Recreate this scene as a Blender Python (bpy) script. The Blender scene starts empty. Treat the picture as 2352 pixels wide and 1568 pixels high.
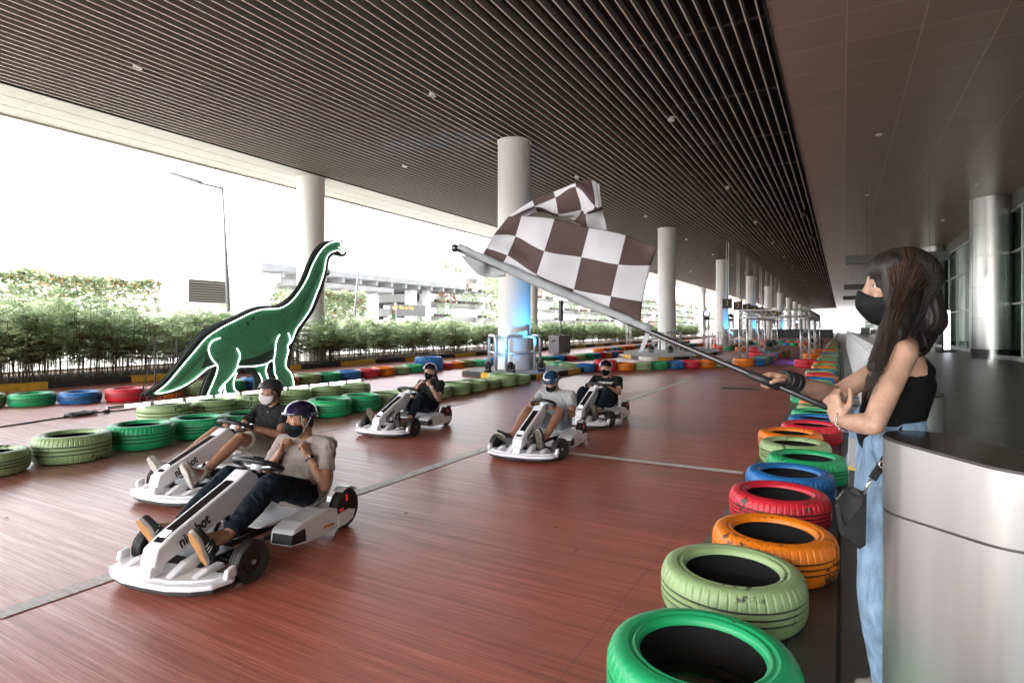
import bpy, bmesh, math, random
from mathutils import Vector, Matrix, noise
import numpy as np
R = math.radians
PI = math.pi
SC = bpy.context.scene
COL = SC.collection
rnd = random.Random(7)

# ---------------------------------------------------------------- camera
CAM_H = 1.36
FPX = 1340.0                 # focal length in pixels of a 2352 px wide picture
YAW = math.atan(756 / 1340.0)
CA, SA = math.cos(YAW), math.sin(YAW)
cam_d = bpy.data.cameras.new('camera'); cam = bpy.data.objects.new('camera', cam_d); COL.objects.link(cam)
cam.location = (0, 0, CAM_H)
cam.rotation_euler = (R(90), 0, YAW)
cam_d.sensor_width = 36
cam_d.lens = 36 * FPX / 2352
cam_d.shift_y = (752 - 784) / 2352.0
cam_d.clip_start = 0.05; cam_d.clip_end = 2000
cam_d.dof.use_dof = True; cam_d.dof.focus_distance = 5.5; cam_d.dof.aperture_fstop = 9.0
SC.camera = cam

# ---------------------------------------------------------------- sky, sun, exposure
SUN_EL, SUN_AZ = 50, 205      # azimuth measured from +Y towards +X : the sun stands behind the camera, to the left
w = bpy.data.worlds.new('World'); SC.world = w; w.use_nodes = True
nt = w.node_tree; nt.nodes.clear()
sky = nt.nodes.new('ShaderNodeTexSky'); sky.sky_type = 'NISHITA'; sky.sun_disc = False
sky.sun_elevation = R(SUN_EL); sky.sun_rotation = R(SUN_AZ); sky.air_density = 1.0; sky.dust_density = 3.0; sky.ozone_density = 1.0
hs = nt.nodes.new('ShaderNodeHueSaturation'); hs.inputs['Saturation'].default_value = 0.22; hs.inputs['Value'].default_value = 1.0
bg = nt.nodes.new('ShaderNodeBackground'); bg.inputs['Strength'].default_value = 0.15
wo = nt.nodes.new('ShaderNodeOutputWorld')
nt.links.new(sky.outputs[0], hs.inputs['Color']); nt.links.new(hs.outputs[0], bg.inputs[0]); nt.links.new(bg.outputs[0], wo.inputs[0])
sun_d = bpy.data.lights.new('sun', 'SUN'); sun_d.energy = 1.2; sun_d.angle = R(12); sun_d.color = (1, .96, .9)
sun = bpy.data.objects.new('sun', sun_d); COL.objects.link(sun)
_sd = Vector((math.sin(R(SUN_AZ)) * math.cos(R(SUN_EL)), math.cos(R(SUN_AZ)) * math.cos(R(SUN_EL)), math.sin(R(SUN_EL))))
sun.rotation_euler = _sd.to_track_quat('Z', 'Y').to_euler()
SC.view_settings.view_transform = 'Standard'; SC.view_settings.look = 'None'
SC.view_settings.exposure = 3.25; SC.view_settings.gamma = 1
SC.cycles.max_bounces = 10; SC.cycles.diffuse_bounces = 6; SC.cycles.glossy_bounces = 4
SC.cycles.transparent_max_bounces = 12

# ---------------------------------------------------------------- helpers
def at(u, v, d):
    """point at depth d (m along the view axis) seen at (u, v)"""
    r = (u - 1176) * d / FPX
    return Vector((r * CA - d * SA, r * SA + d * CA, CAM_H - (v - 752) * d / FPX))
def gp(u, v, z=0.0):
    return at(u, v, FPX * (CAM_H - z) / (v - 752))
def on_x(u, v, X):
    """point on the vertical plane x = X seen at (u, v)"""
    p = at(u, v, 1.0); t = X / p.x
    return Vector((X, p.y * t, CAM_H + (p.z - CAM_H) * t))

def tag(o, label=None, cat=None, group=None, kind=None):
    if label and not 4 <= len(label.split()) <= 16 and label != '-': print('LABEL', len(label.split()), label)
    if label: o['label'] = label
    if cat: o['category'] = cat
    if group: o['group'] = group
    if kind: o['kind'] = kind
    return o
def empty(name, loc=(0, 0, 0), rz=0, label=None, cat=None, group=None):
    o = bpy.data.objects.new(name, None); COL.objects.link(o); o.location = loc; o.rotation_euler = (0, 0, rz)
    o.empty_display_size = .1
    return tag(o, label, cat, group)
def link(name, me, mats=None, parent=None, smooth=False):
    o = bpy.data.objects.new(name, me); COL.objects.link(o)
    if mats is not None:
        for m in (mats if isinstance(mats, (list, tuple)) else [mats]): me.materials.append(m)
    if smooth:
        me.polygons.foreach_set('use_smooth', [True] * len(me.polygons))
    if parent: o.parent = parent
    return o
def kids(o): return [c for c in bpy.data.objects if c.parent == o]
def dup(root, loc, rz=0, scale=None, label=None, group=None, cat=None):
    r = root.copy(); COL.objects.link(r); r.location = loc; r.rotation_euler = (0, 0, rz)
    if scale: r.scale = scale if isinstance(scale, (tuple, list)) else (scale,) * 3
    if label:
        r['label'] = label
        if len(label.split()) > 16: print('LABEL', label)
    if group: r['group'] = group
    for ch in root['_kids'] if False else CH.get(root.name, []):
        cc = ch.copy(); COL.objects.link(cc); cc.parent = r
        for g in CH.get(ch.name, []):
            dd = g.copy(); COL.objects.link(dd); dd.parent = cc
    return r
CH = {}
def reg(root):
    """remember the children of a thing so that copies are quick"""
    allo = list(bpy.data.objects)
    def rec(o):
        CH[o.name] = [c for c in allo if c.parent == o]
        for c in CH[o.name]: rec(c)
    rec(root)
    return root

class MB:
    """mesh builder: collects shapes, links them as ONE object"""
    def __init__(s): s.v = []; s.f = []; s.m = []; s.mi = 0
    def add(s, vs, fs, mi=None):
        b = len(s.v); s.v += [tuple(x) for x in vs]
        s.f += [tuple(b + i for i in f) for f in fs]; s.m += [s.mi if mi is None else mi] * len(fs); return s
    def box(s, x0, x1, y0, y1, z0, z1, mi=None, M=None):
        vs = [Vector(p) for p in ((x0, y0, z0), (x1, y0, z0), (x1, y1, z0), (x0, y1, z0), (x0, y0, z1), (x1, y0, z1), (x1, y1, z1), (x0, y1, z1))]
        if M: vs = [M @ p for p in vs]
        return s.add(vs, [(3, 2, 1, 0), (4, 5, 6, 7), (0, 1, 5, 4), (1, 2, 6, 5), (2, 3, 7, 6), (3, 0, 4, 7)], mi)
    def quad(s, a, b, c, d, mi=None): return s.add([a, b, c, d], [(0, 1, 2, 3)], mi)
    def tube(s, pts, r, n=8, mi=None, cap=True, closed=False):
        pts = [Vector(p) for p in pts]; k = len(pts)
        rs = r if isinstance(r, (list, tuple)) else [r] * k
        vs = []; fs = []
        up = None
        for i, p in enumerate(pts):
            if closed: t = pts[(i + 1) % k] - pts[i - 1]
            elif i == 0: t = pts[1] - p
            elif i == k - 1: t = p - pts[i - 1]
            else: t = (pts[i + 1] - p).normalized() + (p - pts[i - 1]).normalized()
            t = t.normalized() if t.length > 1e-9 else Vector((0, 0, 1))
            if up is None: up = Vector((0, 0, 1)) if abs(t.z) < .9 else Vector((1, 0, 0))
            a = t.cross(up)
            if a.length < 1e-5: a = t.cross(Vector((0, 1, 0)))
            a.normalize(); b = a.cross(t).normalized(); up = b
            for j in range(n):
                q = 2 * PI * j / n
                vs.append(p + (a * math.cos(q) + b * math.sin(q)) * rs[i])
        for i in range(k if closed else k - 1):
            i2 = (i + 1) % k
            for j in range(n):
                fs.append((i * n + j, i * n + (j + 1) % n, i2 * n + (j + 1) % n, i2 * n + j))
        if cap and not closed:
            fs.append(tuple(range(n - 1, -1, -1))); fs.append(tuple((k - 1) * n + j for j in range(n)))
        return s.add(vs, fs, mi)
    def lathe(s, prof, n=32, M=None, mi=None, closed=False, mis=None):
        """profile [(r, z)] turned about z"""
        vs = []; k = len(prof)
        for j in range(n):
            q = 2 * PI * j / n
            for r_, z in prof:
                p = Vector((r_ * math.cos(q), r_ * math.sin(q), z)); vs.append(M @ p if M else p)
        b = len(s.v); s.v += [tuple(x) for x in vs]
        for j in range(n):
            j2 = (j + 1) % n
            for i in range(k if closed else k - 1):
                i2 = (i + 1) % k
                s.f.append((b + j * k + i, b + j2 * k + i, b + j2 * k + i2, b + j * k + i2))
                s.m.append(mis[i] if mis else (s.mi if mi is None else mi))
        return s
    def prism(s, poly, a, b, axis='z', M=None, mi=None):
        """extrude a 2-D polygon from a to b along an axis"""
        def P(p, t):
            q = {'z': (p[0], p[1], t), 'y': (p[0], t, p[1]), 'x': (t, p[0], p[1])}[axis]
            q = Vector(q); return M @ q if M else q
        n = len(poly); vs = [P(p, a) for p in poly] + [P(p, b) for p in poly]
        fs = [tuple(range(n - 1, -1, -1)), tuple(range(n, 2 * n))] + [(i, (i + 1) % n, n + (i + 1) % n, n + i) for i in range(n)]
        return s.add(vs, fs, mi)
    def sphere(s, c, r, n=16, m=10, mi=None, M=None):
        c = Vector(c); r = Vector(r) if isinstance(r, (tuple, list, Vector)) else Vector((r, r, r))
        vs = [c + Vector((0, 0, r.z))]
        for i in range(1, m):
            t = PI * i / m
            for j in range(n):
                q = 2 * PI * j / n
                vs.append(c + Vector((r.x * math.sin(t) * math.cos(q), r.y * math.sin(t) * math.sin(q), r.z * math.cos(t))))
        vs.append(c - Vector((0, 0, r.z)))
        if M: vs = [M @ v for v in vs]
        L = len(vs) - 1
        fs = [(0, 1 + j, 1 + (j + 1) % n) for j in range(n)]
        for i in range(m - 2):
            for j in range(n):
                a = 1 + i * n + j; b2 = 1 + i * n + (j + 1) % n
                fs.append((a, a + n, b2 + n, b2))
        fs += [(L, 1 + (m - 2) * n + (j + 1) % n, 1 + (m - 2) * n + j) for j in range(n)]
        return s.add(vs, fs, mi)
    def mesh(s, name, fix=True):
        me = bpy.data.meshes.new(name); me.from_pydata(s.v, [], s.f)
        me.polygons.foreach_set('material_index', s.m)
        if fix:
            bm = bmesh.new(); bm.from_mesh(me); bmesh.ops.recalc_face_normals(bm, faces=bm.faces); bm.to_mesh(me); bm.free()
        me.update(); return me
    def build(s, name, mats, parent=None, smooth=False, bevel=0, auto=None):
        o = link(name, s.mesh(name), mats, parent, smooth or auto is not None)
        if bevel:
            b = o.modifiers.new('bevel', 'BEVEL'); b.width = bevel; b.segments = 2; b.limit_method = 'ANGLE'; b.angle_limit = R(35)
        if auto is not None: sharp(o.data, auto)
        return o
def sharp(me, ang):
    bm = bmesh.new(); bm.from_mesh(me)
    for e in bm.edges:
        e.smooth = not (len(e.link_faces) == 2 and e.calc_face_angle(0) > R(ang))
    bm.to_mesh(me); bm.free()

# ---------------------------------------------------------------- materials
def mat(name, col, rough=.5, metal=0.0, var=0.0, vscale=4.0, bump=0.0, bscale=40.0, col2=None, emis=None, estr=0, coat=0, stretch=None, spec=None, alpha=None, detail=4, sheen=0):
    m = bpy.data.materials.new(name); m.use_nodes = True; n = m.node_tree.nodes; l = m.node_tree.links
    p = n['Principled BSDF']; p.inputs['Base Color'].default_value = (*col, 1); p.inputs['Roughness'].default_value = rough
    p.inputs['Metallic'].default_value = metal
    if coat: p.inputs['Coat Weight'].default_value = coat; p.inputs['Coat Roughness'].default_value = .06
    if spec is not None: p.inputs['Specular IOR Level'].default_value = spec
    if sheen: p.inputs['Sheen Weight'].default_value = sheen
    if emis: p.inputs['Emission Color'].default_value = (*emis, 1); p.inputs['Emission Strength'].default_value = estr
    tc = n.new('ShaderNodeTexCoord'); mp = n.new('ShaderNodeMapping'); l.new(tc.outputs['Object'], mp.inputs[0])
    if stretch: mp.inputs['Scale'].default_value = stretch
    if var or col2:
        nz = n.new('ShaderNodeTexNoise'); nz.inputs['Scale'].default_value = vscale; nz.inputs['Detail'].default_value = detail
        l.new(mp.outputs[0], nz.inputs['Vector'])
        rp = n.new('ShaderNodeValToRGB'); rp.color_ramp.elements[0].position = .3; rp.color_ramp.elements[1].position = .7
        c2 = col2 or tuple(max(0, x * (1 - var)) for x in col)
        rp.color_ramp.elements[0].color = (*c2, 1); rp.color_ramp.elements[1].color = (*[min(1, x * (1 + var * .5)) for x in col], 1)
        l.new(nz.outputs[0], rp.inputs[0]); l.new(rp.outputs[0], p.inputs['Base Color'])
        mr = n.new('ShaderNodeMapRange'); mr.inputs['To Min'].default_value = max(.02, rough - .1); mr.inputs['To Max'].default_value = min(1, rough + .12)
        l.new(nz.outputs[0], mr.inputs['Value']); l.new(mr.outputs[0], p.inputs['Roughness'])
    if bump:
        nb = n.new('ShaderNodeTexNoise'); nb.inputs['Scale'].default_value = bscale; nb.inputs['Detail'].default_value = 3
        l.new(mp.outputs[0], nb.inputs['Vector'])
        bp = n.new('ShaderNodeBump'); bp.inputs['Strength'].default_value = bump; bp.inputs['Distance'].default_value = .01
        l.new(nb.outputs[0], bp.inputs['Height']); l.new(bp.outputs[0], p.inputs['Normal'])
    return m

# ================================================================ SETTING
def floor_material():
    m = bpy.data.materials.new('track_floor'); m.use_nodes = True; n = m.node_tree.nodes; l = m.node_tree.links
    p = n['Principled BSDF']
    tc = n.new('ShaderNodeTexCoord')
    def nz(scale, st, detail=3, rough=.55):
        mp = n.new('ShaderNodeMapping'); mp.inputs['Scale'].default_value = st; l.new(tc.outputs['Object'], mp.inputs[0])
        t = n.new('ShaderNodeTexNoise'); t.inputs['Scale'].default_value = scale; t.inputs['Detail'].default_value = detail; t.inputs['Roughness'].default_value = rough
        l.new(mp.outputs[0], t.inputs['Vector']); return t
    def ramp(src, a, b, ca=(0, 0, 0), cb=(1, 1, 1)):
        r = n.new('ShaderNodeValToRGB'); r.color_ramp.elements[0].position = a; r.color_ramp.elements[1].position = b
        r.color_ramp.elements[0].color = (*ca, 1); r.color_ramp.elements[1].color = (*cb, 1); l.new(src, r.inputs[0]); return r
    def math_(op, a, b=None, v=None, clamp=False):
        q = n.new('ShaderNodeMath'); q.operation = op; q.use_clamp = clamp
        l.new(a, q.inputs[0])
        if b is not None: l.new(b, q.inputs[1])
        if v is not None: q.inputs[1].default_value = v
        return q.outputs[0]
    fine = nz(1.0, (1.6, 110, 1), 5, .75)       # broom streaks running across the track
    mid = nz(1.0, (.55, 24, 1), 5, .72)
    big = nz(.35, (1, 1, 1), 3)
    grit = nz(90, (1, 1, 1), 2)
    patch = nz(.12, (1, .8, 1), 2)
    streak = math_('ADD', math_('MULTIPLY', fine.outputs[0], v=.55), math_('MULTIPLY', mid.outputs[0], v=.45))
    st2 = ramp(streak, .40, .62)
    base = ramp(big.outputs[0], .35, .65, (.50, .090, .044), (.62, .120, .058))
    dark = ramp(streak, .42, .59, (.13, .036, .024), (.62, .150, .080))
    mx = n.new('ShaderNodeMixRGB'); mx.inputs[0].default_value = .6
    l.new(base.outputs[0], mx.inputs[1]); l.new(dark.outputs[0], mx.inputs[2])
    # pale streaks : sky glare along the broom marks, put into the colour
    wr = ramp(math_('MULTIPLY', streak, patch.outputs[0]), .265, .33)
    mx2 = n.new('ShaderNodeMixRGB'); mx2.inputs[2].default_value = (.50, .36, .32, 1)
    l.new(math_('MULTIPLY', wr.outputs[0], v=.5), mx2.inputs[0]); l.new(mx.outputs[0], mx2.inputs[1])
    band = ramp(nz(1.0, (.22, .85, 1), 3, .6).outputs[0], .44, .68)
    mxb = n.new('ShaderNodeMixRGB'); mxb.inputs[2].default_value = (.075, .030, .026, 1); l.new(math_('MULTIPLY', band.outputs[0], v=.40), mxb.inputs[0]); l.new(mx2.outputs[0], mxb.inputs[1]); mx2 = mxb
    # saw-cut joints : every 4.6 m along, every 3.9 m across
    sx = n.new('ShaderNodeSeparateXYZ'); l.new(tc.outputs['Object'], sx.inputs[0])
    def joint(out, per, off, wd):
        a = math_('ADD', out, v=off); b = math_('PINGPONG', a, v=per / 2); return math_('LESS_THAN', b, v=wd)
    j = math_('MAXIMUM', joint(sx.outputs['Y'], 9.2, 3.4, .004), joint(sx.outputs['X'], 8.4, .95, .004))
    mx3 = n.new('ShaderNodeMixRGB'); mx3.inputs[2].default_value = (.05, .03, .03, 1); l.new(math_('MULTIPLY', j, v=.45), mx3.inputs[0])
    l.new(mx2.outputs[0], mx3.inputs[1]); l.new(mx3.outputs[0], p.inputs['Base Color'])
    rr = n.new('ShaderNodeMapRange'); rr.inputs['From Min'].default_value = 0; rr.inputs['From Max'].default_value = 1
    rr.inputs['To Min'].default_value = .62; rr.inputs['To Max'].default_value = .30
    l.new(st2.outputs[0], rr.inputs['Value'])
    l.new(math_('ADD', rr.outputs[0], math_('MULTIPLY', big.outputs[0], v=.10)), p.inputs['Roughness'])
    h = math_('ADD', math_('MULTIPLY', streak, v=1.0), math_('MULTIPLY', grit.outputs[0], v=.12))
    h = math_('SUBTRACT', h, j)
    bp = n.new('ShaderNodeBump'); bp.inputs['Strength'].default_value = .6; bp.inputs['Distance'].default_value = .010
    l.new(h, bp.inputs['Height']); l.new(bp.outputs[0], p.inputs['Normal'])
    p.inputs['Specular IOR Level'].default_value = .6; p.inputs['IOR'].default_value = 1.6; p.inputs['Coat Weight'].default_value = .5; p.inputs['Coat IOR'].default_value = 1.62; p.inputs['Coat Roughness'].default_value = .30
    return m
M_floor = floor_material()
M_conc = mat('concrete', (.36, .35, .33), .8, var=.25, vscale=3, bump=.2, bscale=60)
M_concd = mat('worn_concrete', (.20, .19, .17), .6, var=.35, vscale=5, bump=.25, bscale=50)
M_ext = mat('outside_paving', (.50, .50, .48), .85, var=.15, vscale=.7, bump=.1)
M_soil = mat('soil', (.055, .038, .026), .95, var=.5, vscale=8, bump=1, bscale=25)
M_white = mat('white_render', (.75, .75, .74), .8, var=.06, vscale=.6)
M_grey = mat('grey_render', (.42, .42, .42), .7, var=.1, vscale=1)
M_linew = mat('white_line_paint', (.74, .72, .68), .55, var=.35, vscale=14, stretch=(1, 3, 1))
M_lineg = mat('worn_white_line_paint', (.54, .48, .45), .5, var=.4, vscale=14, stretch=(1, 3, 1))
M_yell = mat('yellow_kerb_paint', (.62, .36, .035), .55, var=.3, vscale=9)
M_blackk = mat('black_kerb_paint', (.028, .027, .027), .6, var=.4, vscale=9)
M_whitek = mat('white_kerb_paint', (.55, .54, .50), .6, var=.3, vscale=9)

def sheet(name, poly, z, m, label=None, kind='structure'):
    b = MB(); b.add([(x, y, z) for x, y in poly], [tuple(range(len(poly)))])
    o = b.build(name, m); tag(o, kind=kind); return o
def rect(name, x0, x1, y0, y1, z, m): return sheet(name, [(x0, y0), (x1, y0), (x1, y1), (x0, y1)], z, m)
rect('ground', -900, 700, -400, 1500, -.012, M_ext)
rect('track_floor', -15.42, -.76, -14, 215, 0, M_floor)
rect('kerb_strip', -.756, -.40, -14, 215, .003, M_concd)

def pave_material():
    m = mat('pavement_tiles', (.085, .083, .078), .36, var=.35, vscale=2.5, bump=.12, bscale=30, spec=.5)
    n = m.node_tree.nodes; l = m.node_tree.links; p = n['Principled BSDF']
    tc = n.new('ShaderNodeTexCoord'); br = n.new('ShaderNodeTexBrick'); br.offset = 0.5
    br.inputs['Scale'].default_value = 1; br.inputs['Brick Width'].default_value = 1.2; br.inputs['Row Height'].default_value = .6
    br.inputs['Mortar Size'].default_value = .006; br.inputs['Color1'].default_value = (1, 1, 1, 1); br.inputs['Color2'].default_value = (.86, .86, .86, 1); br.inputs['Mortar'].default_value = (.3, .3, .3, 1)
    l.new(tc.outputs['Object'], br.inputs['Vector'])
    src = p.inputs['Base Color'].links[0].from_socket
    mx = n.new('ShaderNodeMixRGB'); mx.blend_type = 'MULTIPLY'; mx.inputs[0].default_value = 1
    l.new(src, mx.inputs[1]); l.new(br.outputs['Color'], mx.inputs[2]); l.new(mx.outputs[0], p.inputs['Base Color'])
    return m
M_pave = pave_material()
rect('pavement', -.396, 14, -14, 215, .006, M_pave)
b = MB()
for x in (-.01,): b.box(x - .008, x + .008, -14, 60, .007, .012)
b.box(-.21, -.2, -14, 60, .007, .010)
tag(b.build('pavement_joint', mat('joint_dark', (.012, .012, .012), .8)), kind='structure')
# tactile strips on the pavement
b = MB()
for i in range(6): b.box(1.05 + i * .062, 1.085 + i * .062, 2.6, 5.2, .0065, .014)
tag(b.build('tactile_strips', mat('strip_metal', (.5, .5, .48), .3, metal=.9, var=.1), bevel=.002), kind='structure')

# painted lines on the track
b = MB(); z = .004
def line(b, pts, wd, z=.0045, mi=None):
    for i in range(len(pts) - 1):
        a = Vector((*pts[i], z)); c = Vector((*pts[i + 1], z)); t = (c - a).normalized(); nn = Vector((-t.y, t.x, 0)) * wd / 2
        if i: a = a + t * 0
        b.quad(a - nn, c - nn, c + nn, a + nn, mi)
line(b, [(-3.47, 3.2), (-3.47, 15.38)], .115)
line(b, [(-3.41, 15.44), (-.80, 15.44)], .08)
line(b, [(-3.405, 5.80), (-.80, 5.80)], .11)
line(b, [(-3.6, 22.0), (-.9, 24.2)], .07, .0050)
line(b, [(-5.6, 17.6), (-3.5, 22.0)], .07)
line(b, [(-2.6, 26.0), (-.8, 26.0)], .1)
line(b, [(-2.6, 33.0), (-.8, 33.0)], .1)
line(b, [(-2.9, 21.6), (-.8, 21.6)], .08, .0054)
for i in range(5): line(b, [(-6.6 + i * .2, 24.5 + i * 2.1), (-3.2, 24.5 + i * 2.1)], .08, .0058)
for i in range(4):
    line(b, [(-2.2 + i * .3, 27.0), (-2.1 + i * .3, 27.8)], .06); line(b, [(-2.3 + i * .3, 34.0), (-2.1 + i * .3, 34.9)], .06)
tag(b.build('painted_lines', M_linew), kind='structure')
b = MB()
line(b, [(-3.47, 1.2), (-3.47, 3.196)], .115)
line(b, [(-5.9, 4.4), (-5.9, 9.0)], .05)
line(b, [(-8.0, 5.3), (-11.0, 5.3)], .06); line(b, [(-11.0, 5.36), (-11.0, 15)], .05)
for k in range(9):           # stencilled box lettering, worn past reading
    y0 = 10.2 + k * .23
    b.box(-3.93, -3.63, y0, y0 + .035, .0040, .0046); 
    if k % 2: b.box(-3.93, -3.89, y0 + .036, y0 + .17, .0040, .0046)
    if k % 3: b.box(-3.67, -3.63, y0 + .036, y0 + .17, .0040, .0046)
for k in range(4):
    y0 = 8.6 + k * .22
    b.box(-4.3, -4.05, y0, y0 + .03, .0040, .0046); b.box(-4.3, -4.27, y0 + .031, y0 + .15, .0040, .0046)
tag(b.build('worn_lines', M_lineg), kind='structure')
b = MB()
zz = [(1863.8, 843.5), (1870.4, 849), (1846, 851), (1863.8, 857.7), (1835, 862), (1855, 869.8)]
pts = [gp(u, v) for u, v in zz]; line(b, [(max(-2.6, min(-.85, p.x)), p.y) for p in pts], .07, .0052)
tag(b.build('zigzag_marking', mat('yellow_line_paint', (.55, .42, .13), .6, var=.3, vscale=10)), kind='structure')

# drain grate let into the track
g = gp(1702, 893)
root = empty('drain_grate', (g.x, g.y, 0), 0, 'rectangular dark slotted drain grate set in the red floor', 'drain')
b = MB(); b.box(-.36, .36, -.16, .16, .001, .003); b.build('recess', mat('grate_dark', (.03, .03, .03), .8), root)
b = MB()
for s_ in (-1, 1): b.box(-.40, .40, s_ * .17 - .015, s_ * .17 + .015, .002, .007); b.box(s_ * .38 - .015, s_ * .38 + .015, -.154, .154, .002, .007)
for i in range(17): b.box(-.345 + i * .043, -.323 + i * .043, -.154, .154, .004, .0068)
b.build('grating', mat('grate_metal', (.16, .16, .15), .5, metal=.6, var=.3), root)

# ---------------------------------------------------------------- canopy
CZ = 6.9
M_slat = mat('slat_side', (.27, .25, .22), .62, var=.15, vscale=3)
M_slatlit = mat('slat_lit_edge', (.76, .69, .62), .45)  # paler than the sides : light bounced up from the floor, put into the colour
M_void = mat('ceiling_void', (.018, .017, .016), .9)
M_panel = mat('ceiling_panel', (.155, .120, .092), .27, metal=.35, var=.08, vscale=.5, spec=.5)
M_panelw = mat('soffit_panel', (.50, .48, .45), .6, var=.07, vscale=.8)
Y0, Y1 = -13, 205
b = MB()
b.box(-18.9, -16.62, Y0, Y1, CZ, CZ + .05)
b.box(-18.98, -18.905, Y0, Y1, CZ - .06, CZ + .9)
o = b.build('soffit_edge', M_panelw); tag(o, kind='structure')
b = MB()
for i in range(99): b.box(-18.88, -16.64, Y0 + i * 2.2 - .012, Y0 + i * 2.2 + .012, CZ - .004, CZ - .001)
for x in (-18.15, -17.4): b.box(x - .008, x + .008, Y0, Y1, CZ - .0085, CZ - .0045)
tag(b.build('soffit_joints', mat('joint_light', (.62, .60, .57), .6)), kind='structure')
b = MB()
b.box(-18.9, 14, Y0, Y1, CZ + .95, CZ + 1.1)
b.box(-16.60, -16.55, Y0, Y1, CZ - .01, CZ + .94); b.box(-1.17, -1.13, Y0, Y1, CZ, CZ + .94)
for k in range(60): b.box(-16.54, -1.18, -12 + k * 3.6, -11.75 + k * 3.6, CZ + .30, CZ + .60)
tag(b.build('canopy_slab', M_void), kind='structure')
b = MB(); b.box(-16.5, -1.2, -12.8, -12.79, CZ, CZ + .01)
n_sl = 67
for i in range(n_sl):
    x = -16.42 + i * .2295
    b.box(x - .011, x + .011, Y0, Y1, CZ + .006, CZ + .155, 0)
    b.box(x - .012, x + .012, Y0, Y1, CZ, CZ + .0055, 1)
tag(b.build('slatted_ceiling', [M_slat, M_slatlit]), kind='structure')
b = MB()
for k in range(60):
    for dy in (0,): b.box(-16.5, -1.2, -10 + k * 3.6 + dy, -9.96 + k * 3.6 + dy, CZ + .157, CZ + .20)
tag(b.build('ceiling_carriers', mat('carrier_metal', (.08, .07, .06), .5)), kind='structure')
def panel_mat():
    m = mat('ceiling_panels', (.38, .29, .22), .36, metal=.0, spec=.8)
    n = m.node_tree.nodes; l = m.node_tree.links; p = n['Principled BSDF']
    tc = n.new('ShaderNodeTexCoord'); br = n.new('ShaderNodeTexBrick'); br.offset = 0
    br.inputs['Scale'].default_value = 1; br.inputs['Brick Width'].default_value = 1.22; br.inputs['Row Height'].default_value = 1.22
    br.inputs['Mortar Size'].default_value = .012; br.inputs['Color1'].default_value = (1, 1, 1, 1); br.inputs['Color2'].default_value = (.90, .90, .90, 1); br.inputs['Mortar'].default_value = (1.6, 1.6, 1.6, 1)
    mp = n.new('ShaderNodeMapping'); mp.inputs['Location'].default_value = (1.13, .3, 0); l.new(tc.outputs['Object'], mp.inputs[0]); l.new(mp.outputs[0], br.inputs['Vector'])
    mx = n.new('ShaderNodeMixRGB'); mx.blend_type = 'MULTIPLY'; mx.inputs[0].default_value = 1; mx.inputs[1].default_value = (.38, .29, .22, 1)
    l.new(br.outputs['Color'], mx.inputs[2]); l.new(mx.outputs[0], p.inputs['Base Color'])
    bn = n.new('ShaderNodeTexNoise'); bn.inputs['Scale'].default_value = .35; l.new(mp.outputs[0], bn.inputs['Vector'])
    bp = n.new('ShaderNodeBump'); bp.inputs['Strength'].default_value = .12; bp.inputs['Distance'].default_value = .02
    l.new(bn.outputs[0], bp.inputs['Height']); l.new(bp.outputs[0], p.inputs['Normal'])
    return m
b = MB(); b.box(-1.125, 13.9, Y0, Y1, CZ + .02, CZ + .07)
tag(b.build('panel_ceiling', panel_mat()), kind='structure')

# round downlights
M_lampw = mat('downlight_white', (.62, .60, .58), .4)
M_lampg = mat('downlight_lens', (.75, .73, .70), .25)
def downlight():
    r = empty('ceiling_light', (0, 0, 0), 0, '-', 'ceiling light', 'small round downlights in the ceiling')
    b = MB(); b.lathe([(0.0, .1), (.085, .1), (.085, 0), (.066, 0), (.060, .02)], 24); b.build('housing', M_lampw, r, auto=40)
    b = MB(); b.lathe([(0, .016), (.060, .016), (.060, .021), (0, .021)], 24); b.build('lens', M_lampg, r)
    return reg(r)
dl = downlight(); first = True
LP = []
for k in range(12): LP += [(-13.05, 6.9 + 8.75 * k), (-3.95, 6.9 + 8.75 * k), (-8.5, 2.45 + 8.75 * k)]
for k in range(10): LP += [(.95, 2.35 + 8.75 * k), (4.6, 2.35 + 8.75 * k)]
nn = {-13.05: 0, -3.95: 0, -8.5: 0, .95: 0, 4.6: 0}
lines_ = {-13.05: 'left line of lights in the slatted ceiling', -8.5: 'middle line of lights in the slatted ceiling', -3.95: 'right line of lights in the slatted ceiling', .95: 'panelled ceiling line nearer the slats', 4.6: 'panelled ceiling line nearer the glass wall'}
ORD = ['first', 'second', 'third', 'fourth', 'fifth', 'sixth', 'seventh', 'eighth', 'ninth', 'tenth', 'eleventh', 'twelfth', 'thirteenth', 'fourteenth', 'fifteenth', 'sixteenth', 'seventeenth', 'eighteenth', 'nineteenth', 'twentieth']
def proj(x, y, z=0):
    d = -x * SA + y * CA
    return (1176 + FPX * (x * CA + y * SA) / d, 752 + FPX * (CAM_H - z) / d, d) if d > .05 else (-1, -1, d)
for x, y in LP:
    u, v, d = proj(x, y, CZ)
    if not (0 < u < 2352 and v > 0 and d > 0): continue
    nn[x] += 1; k = nn[x]
    lab = ('%s round downlight from the camera, %s' % (ORD[k - 1], lines_[x])) if k <= 6 else 'tiny far round downlight, %s' % lines_[x]
    loc = (x, y, CZ - (.03 if x < 0 else .012))
    if first: dl.location = loc; dl['label'] = lab; first = False
    else: dup(dl, loc, 0, label=lab)

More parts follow.
